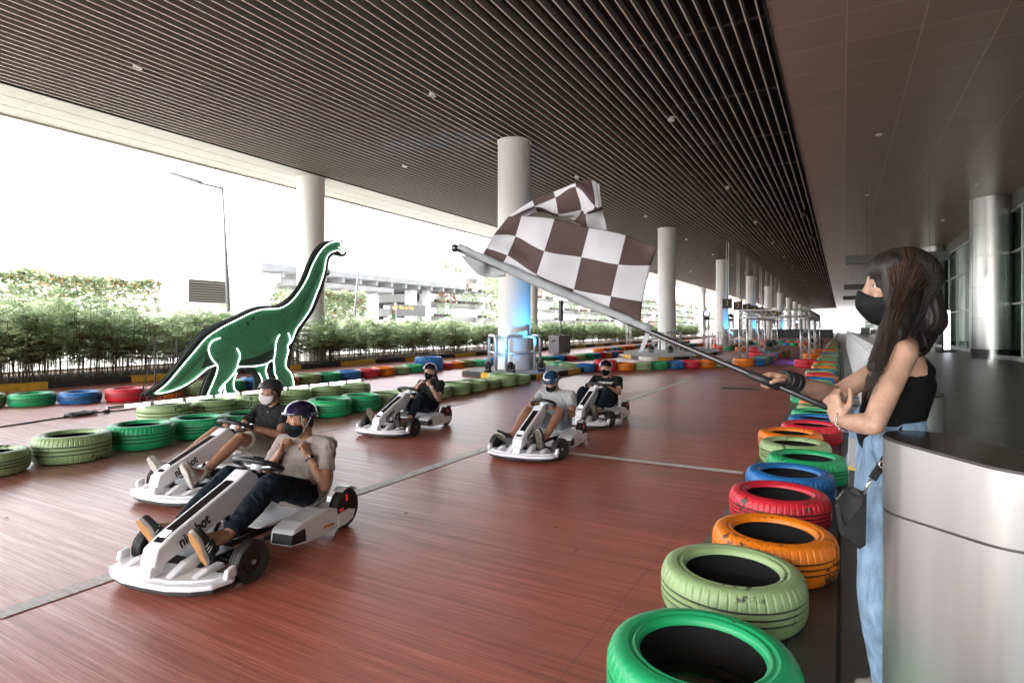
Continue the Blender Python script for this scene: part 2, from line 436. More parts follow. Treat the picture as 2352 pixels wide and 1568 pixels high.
# ---------------------------------------------------------------- columns
M_colm = mat('column_paint', (.68, .67, .65), .45, var=.05, vscale=.8, bump=.03)
M_rail = mat('rail_metal', (.50, .51, .52), .32, metal=.55, var=.1, vscale=6)
M_steel = mat('brushed_steel', (.55, .55, .54), .30, metal=.9, var=.08, vscale=5, stretch=(1, 1, .05))
def rail_hoop(b, cx, cy, ang, wd, h):
    """a rounded tubular hoop standing tangentially"""
    t = Vector((-math.sin(ang), math.cos(ang), 0)); c = Vector((cx, cy, 0)); r = .11
    pts = [c - t * wd / 2]
    pts += [c - t * wd / 2 + Vector((0, 0, h - r))]
    for q in range(1, 6): a = PI / 2 * q / 5; pts.append(c - t * (wd / 2 - r + r * math.cos(a)) + Vector((0, 0, h - r + r * math.sin(a))))
    for q in range(0, 5): a = PI / 2 * (1 - q / 5); pts.append(c + t * (wd / 2 - r + r * math.cos(a)) + Vector((0, 0, h - r + r * math.sin(a))))
    pts += [c + t * wd / 2 + Vector((0, 0, h - r)), c + t * wd / 2]
    b.tube(pts, .045, 10)
    b.tube([c - t * wd / 2 + Vector((0, 0, h * .5)), c + t * wd / 2 + Vector((0, 0, h * .5))], .04, 8)
def column(x, y, r, label, rails, base=0.0, group=None):
    root = empty('column', (x, y, base), 0, label, 'column', group)
    b = MB(); b.lathe([(r, 0), (r, 3.3), (r - .004, 3.305), (r - .004, 3.312), (r, 3.317), (r, CZ - base - .052)], 64)
    b.build('shaft', M_colm, root, auto=30)
    b = MB(); b.lathe([(r + .02, CZ - base - .05), (r + .02, CZ - base - .004), (r - .05, CZ - base - .004), (r - .05, CZ - base - .05)], 48, closed=True); b.build('collar', M_colm, root, auto=30)
    if rails:
        for a in (45, 135, 225, 315):
            b = MB(); q = R(a); rail_hoop(b, math.cos(q) * (r + .18), math.sin(q) * (r + .18), q, .85, .98); b.build('guard_rail', M_rail, root, smooth=True)
    return root
mid_names = ['broad pale round column nearest the middle of the picture, blue light on it', 'second pale column of the middle row, on its own kerbed island', 'third pale column of the middle row, by the first lamp tower', 'fourth pale column of the middle row, beside the hanging number boards']
for k in range(11):
    lab = mid_names[k] if k < 4 else 'small far pale column in the middle row under the slatted ceiling'
    column(-8.5, 15.2 + 17.5 * k, .49, lab, k < 5, .13 if k < 2 else 0, 'columns of the middle row')
lft = ['pale round column behind the green dinosaur sign, rails at its foot', 'left row column hidden mostly behind the broad middle column', 'left row column seen under the flag, standing in the hedge', 'left row column behind the lamp tower and the red tyres']
for k in range(10):
    lab = lft[k] if k < 4 else 'small far pale column along the open left edge of the canopy'
    column(-17.15, 15.2 + 17.5 * k, .50, lab, k < 3, 0.14, 'columns of the left row')
def clad_column(x, y, r, label):
    root = empty('clad_column', (x, y, 0), 0, label, 'column', 'steel clad columns by the glass wall')
    prof = [(r - .03, 0), (r - .03, .42)]
    b = MB(); b.lathe(prof, 64); b.build('plinth', mat('mirror_steel', (.7, .7, .7), .12, metal=1.0), root, smooth=True)
    b = MB(); z = .43
    while z < CZ:
        z2 = min(z + 1.32, CZ + .01); b.lathe([(r, z + .006), (r, z2 - .006), (r - .02, z2 - .006), (r - .02, z + .006)], 64, closed=True); z = z2
    b.build('cladding', M_steel, root, auto=30)
    b = MB()
    for q in range(4):
        a = R(q * 90 + 25); p0 = Vector((math.cos(a) * (r + .001), math.sin(a) * (r + .001), .43)); b.tube([p0, p0 + Vector((0, 0, CZ - .5))], .006, 5)
    b.build('seam', M_blackk, root)
    return root
names = ['big steel clad column at the right with panel seams and mirrored foot', 'second steel clad column, just right of the woman\'s hair']
for k in range(6): clad_column(5.62, 32.0 + 17.5 * k, .75, names[k] if k < 2 else 'small far steel clad column along the glass wall')

# ---------------------------------------------------------------- glass wall and the dark hall behind
M_mull = mat('mullion_metal', (.50, .51, .50), .35, metal=.7, var=.06)
def glass_mat():
    m = bpy.data.materials.new('green_glass'); m.use_nodes = True; n = m.node_tree.nodes; l = m.node_tree.links; n.clear()
    o = n.new('ShaderNodeOutputMaterial'); t = n.new('ShaderNodeBsdfTransparent'); t.inputs[0].default_value = (.50, .62, .56, 1)
    g = n.new('ShaderNodeBsdfGlossy'); g.inputs['Roughness'].default_value = .02; g.inputs[0].default_value = (.80, .90, .86, 1)
    fr = n.new('ShaderNodeFresnel'); fr.inputs[0].default_value = 1.6
    mx = n.new('ShaderNodeMixShader'); l.new(fr.outputs[0], mx.inputs[0]); l.new(t.outputs[0], mx.inputs[1]); l.new(g.outputs[0], mx.inputs[2]); l.new(mx.outputs[0], o.inputs[0])
    return m
M_glass = glass_mat()
gw = empty('glass_wall', (6.25, 18, 0), 0, 'tall green glass wall with slim metal mullions along the right side', 'glass wall')
for i, (za, zb) in enumerate(((.18, 2.30), (2.38, 4.46), (4.54, 6.16))):
    b = MB(); b.box(-.01, .01, -30, 186, za, zb); b.build('glass', M_glass, gw)
b = MB()
for zc, hh in ((.09, .18), (2.34, .08), (4.5, .08), (6.2, .09)): b.box(-.06, .05, -30, 186, zc - hh / 2, zc + hh / 2)
b.build('transom', M_mull, gw)
b = MB()
for k in range(72): b.box(-.045, .045, -30 + k * 3.0 - .02, -30 + k * 3.0 + .02, .181, 6.15)
b.build('mullion', M_mull, gw)
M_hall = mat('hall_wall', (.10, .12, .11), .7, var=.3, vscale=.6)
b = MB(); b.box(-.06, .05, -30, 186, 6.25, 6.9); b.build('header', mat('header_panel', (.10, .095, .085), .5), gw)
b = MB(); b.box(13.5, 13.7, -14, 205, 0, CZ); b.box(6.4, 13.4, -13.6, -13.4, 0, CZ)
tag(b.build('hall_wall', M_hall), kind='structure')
# furniture seen dimly in the hall

# ================================================================ TYRES
def tyre_mat(name, col, rough=.42):
    m = bpy.data.materials.new(name); m.use_nodes = True; n = m.node_tree.nodes; l = m.node_tree.links; p = n['Principled BSDF']
    tc = n.new('ShaderNodeTexCoord'); oi = n.new('ShaderNodeObjectInfo')
    ad = n.new('ShaderNodeVectorMath'); ad.operation = 'ADD'; l.new(tc.outputs['Object'], ad.inputs[0])
    cb = n.new('ShaderNodeCombineXYZ'); mu = n.new('ShaderNodeMath'); mu.operation = 'MULTIPLY'; mu.inputs[1].default_value = 40
    l.new(oi.outputs['Random'], mu.inputs[0]); l.new(mu.outputs[0], cb.inputs[0]); l.new(mu.outputs[0], cb.inputs[1]); l.new(cb.outputs[0], ad.inputs[1])
    n1 = n.new('ShaderNodeTexNoise'); n1.inputs['Scale'].default_value = 3.0; n1.inputs['Detail'].default_value = 3; l.new(ad.outputs[0], n1.inputs['Vector'])
    n2 = n.new('ShaderNodeTexNoise'); n2.inputs['Scale'].default_value = 26; n2.inputs['Detail'].default_value = 6; n2.inputs['Roughness'].default_value = .7; l.new(ad.outputs[0], n2.inputs['Vector'])
    mm = n.new('ShaderNodeMath'); mm.operation = 'MULTIPLY'; l.new(n1.outputs[0], mm.inputs[0]); l.new(n2.outputs[0], mm.inputs[1])
    r = n.new('ShaderNodeValToRGB'); r.color_ramp.elements[0].position = .325; r.color_ramp.elements[1].position = .375
    l.new(mm.outputs[0], r.inputs[0])
    hv = n.new('ShaderNodeHueSaturation'); hv.inputs['Color'].default_value = (*col, 1)
    mr = n.new('ShaderNodeMapRange'); mr.inputs['To Min'].default_value = .86; mr.inputs['To Max'].default_value = 1.12; l.new(n1.outputs[0], mr.inputs[0]); l.new(mr.outputs[0], hv.inputs['Value'])
    mx = n.new('ShaderNodeMixRGB'); mx.inputs[2].default_value = (.035, .035, .03, 1); l.new(r.outputs[0], mx.inputs[0]); l.new(hv.outputs[0], mx.inputs[1])
    l.new(mx.outputs[0], p.inputs['Base Color']); p.inputs['Roughness'].default_value = rough
    nb = n.new('ShaderNodeTexNoise'); nb.inputs['Scale'].default_value = 60; l.new(tc.outputs['Object'], nb.inputs[0])
    bp = n.new('ShaderNodeBump'); bp.inputs['Strength'].default_value = .25; bp.inputs['Distance'].default_value = .004; l.new(nb.outputs[0], bp.inputs['Height']); l.new(bp.outputs[0], p.inputs['Normal'])
    return m
TC = {'green': tyre_mat('tyre_green', (.012, .36, .125)), 'sage': tyre_mat('tyre_sage', (.30, .42, .19)), 'mint': tyre_mat('tyre_mint', (.05, .44, .20)), 'blue': tyre_mat('tyre_blue', (.015, .15, .42)),
      'red': tyre_mat('tyre_red', (.62, .018, .035)), 'orange': tyre_mat('tyre_orange', (.80, .20, .005)), 'deepgreen': tyre_mat('tyre_deep_green', (.008, .25, .085)), 'olive': tyre_mat('tyre_olive', (.23, .30, .12))}
M_groove = mat('tread_groove_rubber', (.030, .034, .028), .7, var=.6, vscale=14)
M_tyrein = mat('tyre_inside', (.012, .011, .010), .8, var=.3, vscale=8)
WORD = {'green': 'green', 'sage': 'sage', 'mint': 'mint green', 'blue': 'blue', 'red': 'red', 'orange': 'orange', 'deepgreen': 'deep green', 'olive': 'olive green'}
def tyre_mesh(name, h, m, seg=144, lod=0):
    # profile (r, z, material) starting inside at the lower bead, going round
    P = [(.212, .020), (.222, .004), (.262, .000), (.300, .008), (.318, .030), (.326, .052)]
    g = .0065
    zs = [.052 + (h - .104) * k / 4 for k in range(5)]
    for k in range(1, 4):
        z = zs[k]; P += [(.329, z - .007), (.329 - g, z - .0045), (.329 - g, z + .0045), (.329, z + .007)]
    P += [(.326, h - .052), (.318, h - .030), (.309, h - .014), (.296, h - .006), (.276, h), (.262, h - .001), (.254, h - .0005), (.246, h - .006), (.238, h - .008), (.230, h - .004), (.221, h - .008), (.213, h - .020), (.212, h - .034)]
    nout = len(P)
    P += [(.225, h - .045), (.262, h - .040), (.295, h - .065), (.305, h / 2), (.295, .065), (.262, .040), (.225, .045)]
    vs = []; fs = []; ms = []; k = len(P)
    for j in range(seg):
        q = 2 * PI * j / seg
        for i, (r, z) in enumerate(P):
            rr = r
            if lod == 0 and seg >= 128:
                # sipes cut in both shoulders
                if (j % 7 == 0) and (z > h - .056 and z < h - .012 and r > .30 or (z < .056 and z > .012 and r > .30)): rr -= .0065
            elif seg >= 64 and j % 2 == 0 and r > .315 and (abs(z - (h - .052)) < .03 or abs(z - .052) < .03): rr -= .004
            if lod == 2 and r > .31:                       # big off-road blocks
                rr += .012 if ((j // 3 + (1 if z > h / 2 else 0)) % 2) else -.010
            vs.append((rr * math.cos(q), rr * math.sin(q), z))
    for j in range(seg):
        j2 = (j + 1) % seg
        for i in range(k):
            i2 = (i + 1) % k
            fs.append((j * k + i, j2 * k + i, j2 * k + i2, j * k + i2)); ms.append(2 if (abs(P[i][0] - (.329 - g)) < 1e-6 and abs(P[i2][0] - (.329 - g)) < 1e-6) else 1 if nout - 1 <= i < k - 1 or i == k - 1 else 0)
    me = bpy.data.meshes.new(name); me.from_pydata(vs, [], fs); me.polygons.foreach_set('material_index', ms)
    me.polygons.foreach_set('use_smooth', [True] * len(fs)); me.materials.append(m); me.materials.append(M_tyrein); me.materials.append(M_groove)
    return me
TM = {}
def tyre(x, y, col, label, group, h=.215, s=1.0, near=False, z=0.0, tilt=0, big=False):
    key = (col, round(h, 3), near, big)
    if key not in TM:
        TM[key] = tyre_mesh('tyre', h, TC[col], (240 if big else 360) if near else 64, 2 if big else 0)
        if near: sharp(TM[key], 38)
    o = bpy.data.objects.new('tyre', TM[key]); COL.objects.link(o); o.location = (x, y, z + .005); o.rotation_euler = (R(tilt), 0, rnd.uniform(0, 6.28)); o.scale = (s, s, s * rnd.uniform(.97, 1.04))
    return tag(o, label, 'tyre', group)
def ordi(n): return ORD[n - 1] if n <= 20 else 'far'

# row along the right kerb
near_seq = [(-.44, 2.13, 'green', .235, 1.0), (-.40, 2.86, 'sage', .225, .98), (-.43, 3.42, 'orange', .215, .98)]
def tw(u0, u1, vtop, D=.655, h=.215):      # from the picture: outer width of the upper rim
    d = FPX * D / (u1 - u0); p = at((u0 + u1) / 2, vtop, d); return p
seqR = [(1397, 1825, 'green'), (1524, 1838, 'sage'), (1643, 1909, 'orange'), (1682, 1896, 'red'), (1719, 1907, 'blue'), (1743, 1939, 'green'), (1745, 1900, 'sage'), (1737, 1880, 'orange'), (1789, 1926, 'red'), (1806, 1934, 'blue'), (1808, 1932, 'mint'), (1826, 1938, 'sage'), (1832, 1936, 'orange'), (1843, 1940, 'red')]
cnt = {}
yR = 0
for i, (u0, u1, c) in enumerate(seqR):
    p = tw(u0, u1, 1200); 
    cnt[c] = cnt.get(c, 0) + 1
    y = p.y; x = p.x
    if i: 
        dx = x - px_; dmin = .665
        if (x - px_) ** 2 + (y - py_) ** 2 < dmin ** 2: y = py_ + math.sqrt(max(.01, dmin ** 2 - (x - px_) ** 2))
    px_, py_ = x, y
    tyre(x, y, c, '%s tyre, %s from the camera in the row along the right kerb' % (WORD[c], ORD[i]), 'painted tyres along the right kerb', [.24, .225, .22, .21, .215, .225][i % 6] if i < 6 else .215, 1, i < 12)
seq = ['mint', 'sage', 'red', 'mint', 'sage', 'blue', 'orange', 'red', 'sage', 'blue', 'mint', 'orange', 'sage', 'orange', 'mint', 'orange', 'red', 'sage', 'mint']
y = py_; x = -.45; i = 0
while y < 58:
    y += .665; c = seq[i % len(seq)]; i += 1; k = len(seqR) + i
    lab = ('%s tyre, %s from the camera in the row along the right kerb' % (WORD[c], ORD[k - 1])) if k <= 20 else ('small %s tyre in the far stretch of the right kerb row' % WORD[c])
    tyre(-.44 + rnd.uniform(-.07, .07), y, c, lab, 'painted tyres along the right kerb', rnd.choice([.2, .215, .23]), 1, False)

# inner row left : sage and green, parallel to the kerb, ending at the first island
rowB = [(-6.95, 1.45, 'sage'), (-6.93, 2.32, 'sage'), (-6.93, 3.02, 'sage'), (-6.97, 3.72, 'green'), (-7.0, 4.42, 'green'), (-7.0, 5.10, 'deepgreen'), (-6.95, 5.78, 'green'), (-6.9, 6.48, 'green'), (-6.93, 7.18, 'green'), (-6.98, 7.86, 'sage'), (-6.95, 8.5, 'sage'), (-6.9, 9.15, 'sage'), (-6.87, 9.82, 'sage'), (-6.88, 10.48, 'sage'), (-6.95, 11.12, 'sage'), (-6.9, 11.78, 'sage'), (-6.86, 12.42, 'sage')]
hs_ = [.24, .22, .25, .26, .24, .2, .22, .25, .24, .22, .23, .22, .24, .23, .2, .27, .22]
posB = ['at the bottom left picture edge, cut by the frame', 'lying low at the left edge beside the white line', 'tall one with a notched shoulder, left of the first deep green one', 'near the man in shorts, largest in the left row', 'behind the hands of the man in shorts', 'behind the back of the man in the black polo', 'just behind the purple helmet', 'right of the purple helmet', 'fourth left of the woman driver\'s steering wheel', 'directly left of the woman driver\'s steering wheel', 'behind the woman driver\'s steering wheel', 'just right of the woman driver\'s elbow', 'second right of the woman driver', 'third right of the woman driver', 'low one, fourth right of the woman driver', 'tall one before last in the left inner row', 'last of the left inner row, at the island corner']
for (x, y, c), h, ps in zip(rowB, hs_, posB): tyre(x, y, c, '%s tyre %s' % (WORD[c], ps), 'green tyres of the inner left row', h, 1.04 if h > .24 else 1.0, True)
# second row behind it, carrying the light tube
posC = ['leftmost under the light tube, in front of the dinosaur tail', 'second from the left under the light tube', 'third from the left under the light tube', 'fourth from the left under the light tube, by the dinosaur foot', 'fifth under the light tube, right behind the man in the white mask', 'last but one under the light tube', 'rightmost under the light tube, right of the purple helmet']
for i in range(6):
    tyre(-8.25 + rnd.uniform(-.03, .03), 4.72 + i * .72, 'sage', 'pale sage tyre, ' + posC[i if i < 4 else i + 1], 'sage tyres under the light tube', .275, 1.06, False)
# outer left row in many colours
cD = ['olive', 'green', 'blue', 'red', 'orange', 'olive', 'green', 'blue', 'orange', 'sage', 'green', 'blue', 'red', 'orange', 'sage', 'green', 'BIG', 'red', 'orange', 'olive', 'mint', 'blue', 'red', 'orange', 'olive', 'deepgreen', 'blue', 'red', 'sage', 'green', 'blue', 'red', 'orange', 'blue', 'red', 'orange', 'sage', 'green', 'blue', 'orange']
cD[4] = 'orange'
# knots of the row and their distance
kn = [(-12.65, 4.2), (-11.70, 5.75), (-11.5, 8), (-11.35, 12.2), (-11.45, 17), (-10.6, 20.0), (-9.6, 22.5), (-9.3, 27.2)]
L = [0]
for a, b2 in zip(kn, kn[1:]): L.append(L[-1] + math.hypot(b2[0] - a[0], b2[1] - a[1]))
def along(K_, L_, s_):
    for i in range(len(K_) - 1):
        if s_ <= L_[i + 1]:
            t = (s_ - L_[i]) / (L_[i + 1] - L_[i]); return K_[i][0] + (K_[i + 1][0] - K_[i][0]) * t, K_[i][1] + (K_[i + 1][1] - K_[i][1]) * t
    return None
s_ = 0; cc = {}
for i, c in enumerate(cD):
    q = along(kn, L, s_)
    if q is None: break
    if c == 'BIG':
        s_ += .12; q = along(kn, L, s_)
        tyre(q[0], q[1], 'blue', 'extra large blue tyre with chevron off-road tread, left of the woman driver\'s helmet', 'painted tyres of the outer left row', .33, 1.32, True, big=True); s_ += .80; continue
    cc[c] = cc.get(c, 0) + 1
    side = 'left of the dinosaur' if i < 4 else 'behind the dinosaur' if i < 8 else 'between the dinosaur and the big blue tyre' if i < 16 else 'right of the big blue tyre' if i < 24 else 'beyond the broad column'
    tyre(q[0] + rnd.uniform(-.05, .05), q[1], c, '%s %s tyre of the outer left row, %s' % (ORD[cc[c] - 1], WORD[c], side), 'painted tyres of the outer left row', rnd.choice([.2, .22, .24]), rnd.uniform(.96, 1.05), i < 8)
    s_ += .675
# diagonal row from the first island to the truss gate
knE = [(-6.9, 17.0), (-6.0, 17.95), (-3.95, 20.8), (-3.0, 22.2)]
cE = ['sage', 'mint', 'sage', 'blue', 'red', 'orange', 'sage', 'deepgreen', 'blue', 'red', 'orange', 'sage', 'green', 'blue', 'red', 'orange', 'sage']
knE = [(-8.4, 15.95 + 1.7), (-7.25, 16.6), (-6.0, 17.95), (-3.95, 20.8), (-3.35, 21.65)]
L = [0]
for a, b2 in zip(knE, knE[1:]): L.append(L[-1] + math.hypot(b2[0] - a[0], b2[1] - a[1]))
s_ = 0; cc = {}
for i, c in enumerate(cE):
    q = along(knE, L, s_)
    if q is None: break
    cc[c] = cc.get(c, 0) + 1
    tall = .30 if i == 4 else .24
    tyre(q[0], q[1], c, '%s tyre in the diagonal row behind the karts, %s of its colour from left' % (WORD[c], ORD[cc[c] - 1]), 'painted tyres of the diagonal row', tall, 1.12 if i == 4 else 1.0, True); s_ += .675
# row going away from the gate, both legs of each truss stand on tyres
cF = ['blue', 'sage', 'green', 'blue', 'red', 'orange', 'mint', 'blue', 'red', 'sage', 'blue', 'green', 'red', 'orange', 'blue', 'green']
cc = {}
for i, c in enumerate(cF):
    if i in (7,): pass
    cc[c] = cc.get(c, 0) + 1
    tyre(-2.62 + rnd.uniform(-.06, .06), 22.5 + i * .69, c, '%s %s tyre in the row under the left side of the truss gate' % (ORD[cc[c] - 1], WORD[c]), 'painted tyres under the truss gate', .25, 1.0, False)
FEET = [(-3.02, 22.15, 'orange', 'orange tyre under the front left truss leg'), (-3.25, 27.75, 'red', 'red tyre under the middle left truss leg'), (-3.2, 33.4, 'blue', 'blue tyre under the rear left truss leg'), (-1.05, 22.35, 'red', 'pinkish red tyre under the front right truss leg'), (-1.1, 27.9, 'orange', 'orange tyre under the middle right truss leg'), (-1.1, 33.5, 'orange', 'orange tyre under the rear right truss leg')]
for x, y, c, lab in FEET: tyre(x, y, c, lab, None, .24, 1.12, False)
for i, c in enumerate(['orange', 'orange', 'red', 'orange']):
    tyre(-1.15 + .02 * i, 28.7 + i * .8, c, '%s tyre lying inside the right side of the truss gate' % WORD[c], 'loose tyres by the right truss legs', .24, 1, False)
# far rows, bands winding across the track
pal = ['red', 'orange', 'sage', 'blue', 'mint', 'orange', 'red', 'sage', 'blue', 'green', 'orange', 'red']
def frow(a, b2, place, off=0):
    dd = math.hypot(b2[0] - a[0], b2[1] - a[1]); k = int(dd / .7)
    for i in range(k):
        t = i / max(1, k - 1); c = pal[(i + off) % len(pal)]
        tyre(a[0] + (b2[0] - a[0]) * t, a[1] + (b2[1] - a[1]) * t, c, 'small far %s tyre in the %s' % (WORD[c], place), 'far painted tyres', .22, 1, False)
frow((-5.9, 36.5), (-3.4, 35.2), 'short row behind the island with the second column', 4)
frow((-9.8, 36.6), (-9.0, 44), 'row left of the second lamp tower', 2)
frow((-6.2, 36.6), (-6.6, 51), 'long row between the lamp towers', 0)
frow((-11.5, 30), (-11.8, 52), 'row close to the left hedge kerb', 5)
frow((-6.4, 51), (-2.4, 47), 'cross row seen through the truss gate', 3)
frow((-5.2, 55), (-1.6, 52), 'second cross row seen through the truss gate', 8)
frow((-9.6, 56), (-3.2, 60), 'farthest cross row on the track', 1)

# ================================================================ ISLANDS, KERBS, HEDGES
def island(name, poly, h, label, first_col):
    root = empty(name, (0, 0, 0), 0, label, 'kerbed island')
    def rounded(P, r, seg=5):
        out = []
        for i in range(len(P)):
            a, c, d = Vector(P[i - 1]), Vector(P[i]), Vector(P[(i + 1) % len(P)])
            u1 = (a - c).normalized(); u2 = (d - c).normalized(); A1 = c + u1 * r; B1 = c + u2 * r
            for q in range(seg + 1):
                t = q / seg; out.append(((1 - t) ** 2) * A1 + 2 * t * (1 - t) * c + t * t * B1)
        return out
    P = rounded(poly, .9); n = len(P)
    cen = sum(P, Vector((0, 0))) / n
    I = [p + (cen - p).normalized() * .16 for p in P]
    b = MB(); b.add([(p.x, p.y, h - .008) for p in I], [tuple(range(n))]); b.build('island_top', M_conc, root)
    # kerb stones coloured by length along the outline
    b = MB(); acc = 0; fine = []
    for i in range(n):
        a, c = P[i], P[(i + 1) % n]; ia, ic = I[i], I[(i + 1) % n]; dd = (c - a).length; k = max(1, int(dd / .15))
        for q in range(k):
            t0, t1 = q / k, (q + 1) / k
            fine.append((a.lerp(c, t0), a.lerp(c, t1), ia.lerp(ic, t0), ia.lerp(ic, t1), acc + dd * (t0 + t1) / 2))
        acc += dd
    for a, c, ia, ic, s_ in fine:
        mi = int(s_ / .95) % 2 if first_col else int(s_ / .95) % 3
        b.quad((a.x, a.y, 0), (c.x, c.y, 0), (c.x, c.y, h - .02), (a.x, a.y, h - .02), mi)
        e1 = a.lerp(ia, .15); e2 = c.lerp(ic, .15)
        b.quad((a.x, a.y, h - .02), (c.x, c.y, h - .02), (e2.x, e2.y, h), (e1.x, e1.y, h), mi)
        b.quad((e1.x, e1.y, h), (e2.x, e2.y, h), (ic.x, ic.y, h), (ia.x, ia.y, h), mi)
        b.quad((ia.x, ia.y, h), (ic.x, ic.y, h), (ic.x, ic.y, h - .02), (ia.x, ia.y, h - .02), mi)
    b.build('kerb', [M_yell, M_blackk, M_whitek], root)
    return root
island('column_island', [(-9.7, 13.7), (-6.85, 12.9), (-6.85, 18.6), (-9.7, 18.6)], .14, 'low kerbed concrete island under the broad middle column', True)
island('column_island', [(-9.9, 27.2), (-6.9, 23.4), (-5.55, 25.2), (-5.5, 32.8), (-7.2, 36.4), (-9.9, 36.4)], .14, 'pale kerbed island with yellow and white kerb under the second column', False)

b = MB()
rect('planting_bed', -19.6, -15.62, -14, 215, .10, M_soil)
kr = empty('striped_kerb', (0, 0, 0), 0, 'long kerb painted in black and yellow blocks along the hedge', 'kerb')
yb = MB(); bb = MB()
k = 0; y = -13.0
while y < 120:
    L_ = 1.75
    q = yb if k % 2 == 0 else bb
    q.prism([(-15.40, 0), (-15.40, .13), (-15.42, .152), (-15.60, .155), (-15.60, 0)], y + .004, y + L_ - .004, 'y'); y += L_; k += 1
yb.build('yellow_blocks', M_yell, kr); bb.build('black_blocks', M_blackk, kr)
b = MB(); b.box(-19.75, -19.61, -14, 215, -.01, .16); tag(b.build('outer_kerb', M_conc), kind='structure')

def leafmat(name, c1, c2, rough=.45, trans=.25):
    m = bpy.data.materials.new(name); m.use_nodes = True; n = m.node_tree.nodes; l = m.node_tree.links; p = n['Principled BSDF']
    at_ = n.new('ShaderNodeNewGeometry'); oi = n.new('ShaderNodeObjectInfo')
    r = n.new('ShaderNodeMixRGB'); r.inputs[1].default_value = (*c1, 1); r.inputs[2].default_value = (*c2, 1)
    l.new(at_.outputs['Random Per Island'], r.inputs[0]); l.new(r.outputs[0], p.inputs['Base Color']); p.inputs['Roughness'].default_value = rough
    o = n['Material Output']; tr = n.new('ShaderNodeBsdfTranslucent'); l.new(r.outputs[0], tr.inputs[0]); mx = n.new('ShaderNodeMixShader'); mx.inputs[0].default_value = trans
    l.new(p.outputs[0], mx.inputs[1]); l.new(tr.outputs[0], mx.inputs[2]); l.new(mx.outputs[0], o.inputs[0])
    return m
M_palm = leafmat('palm_leaf', (.17, .25, .11), (.50, .60, .36), trans=.5)
M_palmd = leafmat('palm_dry_leaf', (.10, .06, .025), (.16, .10, .04))
M_stem = mat('palm_stem', (.14, .095, .055), .8, var=.4, vscale=12)
M_leaf2 = leafmat('hedge_leaf', (.16, .22, .11), (.40, .46, .28))
M_flower = leafmat('orange_flower', (.60, .25, .10), (.75, .42, .22), trans=.3)
def palm_clump(seed, h, nst):
    rr = random.Random(seed)
    root = empty('fan_palm', (0, 0, 0), 0, '-', 'plant', 'fan palms of the hedge')
    st = MB(); lf = MB(); dry = MB()
    for s_ in range(nst):
        x, y = rr.gauss(0, .26), rr.gauss(0, .30); hh = h * rr.uniform(.70, 1.08)
        lx, ly = rr.gauss(0, .09), rr.gauss(0, .09)
        st.tube([(x, y, 0), (x + lx * .5, y + ly * .5, hh * .5), (x + lx, y + ly, hh * .93)], [.009, .008, .006], 5)
        nf = rr.randint(9, 12)
        for f in range(nf):
            z = hh * (rr.uniform(.18, 1.0) ** .8 if f else 1.0); t = z / hh
            base = Vector((x + lx * t, y + ly * t, z * .95)); a = rr.uniform(0, 2 * PI); el = rr.uniform(.15, .95)
            d = Vector((math.cos(a) * math.cos(el), math.sin(a) * math.cos(el), math.sin(el)))
            tip = base + d * rr.uniform(.12, .26); st.tube([base, tip], .0035, 3, cap=False)
            side = d.cross(Vector((0, 0, 1))).normalized(); up = side.cross(d).normalized()
            tgt = dry if (z < hh * .55 and rr.random() < .3) else lf
            nl = rr.randint(7, 9)
            for j in range(nl):
                b_ = (j / (nl - 1) - .5) * 2.5; ln = rr.uniform(.24, .34) * (1 - .22 * abs(b_) / 1.25)
                q = (d * math.cos(b_) + side * math.sin(b_)); q = (q + up * rr.uniform(-.1, .1)).normalized()
                wv = q.cross(up).normalized() * .020
                m1 = tip + q * ln * .55 + up * .012; e = tip + q * ln - Vector((0, 0, ln * rr.uniform(.10, .35)))
                tgt.add([tip, m1 - wv, e, m1 + wv], [(0, 1, 2, 3)])
    st.build('stems', M_stem, root); lf.build('leaves', M_palm, root); dry.build('dry_leaves', M_palmd, root)
    return reg(root)
clumps = [palm_clump(11 + i, hh, nst) for i, (hh, nst) in enumerate(((1.45, 15), (1.55, 17), (1.35, 15), (1.7, 16)))]
used = [False] * 4; n_p = 0
y = .5
spots = []
while y < 78:
    for row, x in ((0, -16.25), (1, -17.3), (2, -18.4)):
        if row == 2 and y > 26: continue
        if row == 1 and (y > 55 or int(y / .78) % 2): continue
        yy = y + rnd.uniform(-.15, .15) + row * .35
        if row == 1 and min(abs(yy - (15.2 + 17.5 * k)) for k in range(4)) < .85: continue
        spots.append((x + rnd.uniform(-.15, .15), yy, row))
    y += .82 if y < 30 else 1.0
def hfac(yy):           # the hedge stands higher at the left end of the picture
    return 1.10 if yy < 9 else 1.0 if yy < 13 else .92 if yy < 20 else .88
for x, y, row in spots:
    i = rnd.randrange(4); sc = hfac(y) * rnd.uniform(.92, 1.06) * (1.0, 1.02, 1.05)[row]
    where = 'left of the dinosaur' if y < 11 else 'right of the dinosaur' if y < 21 else 'just beyond the broad column' if y < 32 else 'level with the second column' if y < 48 else 'at its far end'
    rw = ('front', 'middle', 'back')[row]
    lab = 'bushy fan palm in the %s line of the hedge %s' % (rw, where)
    if not used[i]:
        used[i] = True; o = clumps[i]; o.location = (x, y, .1); o.rotation_euler = (0, 0, rnd.uniform(0, 6)); o.scale = (sc,) * 3; o['label'] = lab
    else: dup(clumps[i], (x, y, .1), rnd.uniform(0, 6), sc, label=lab)

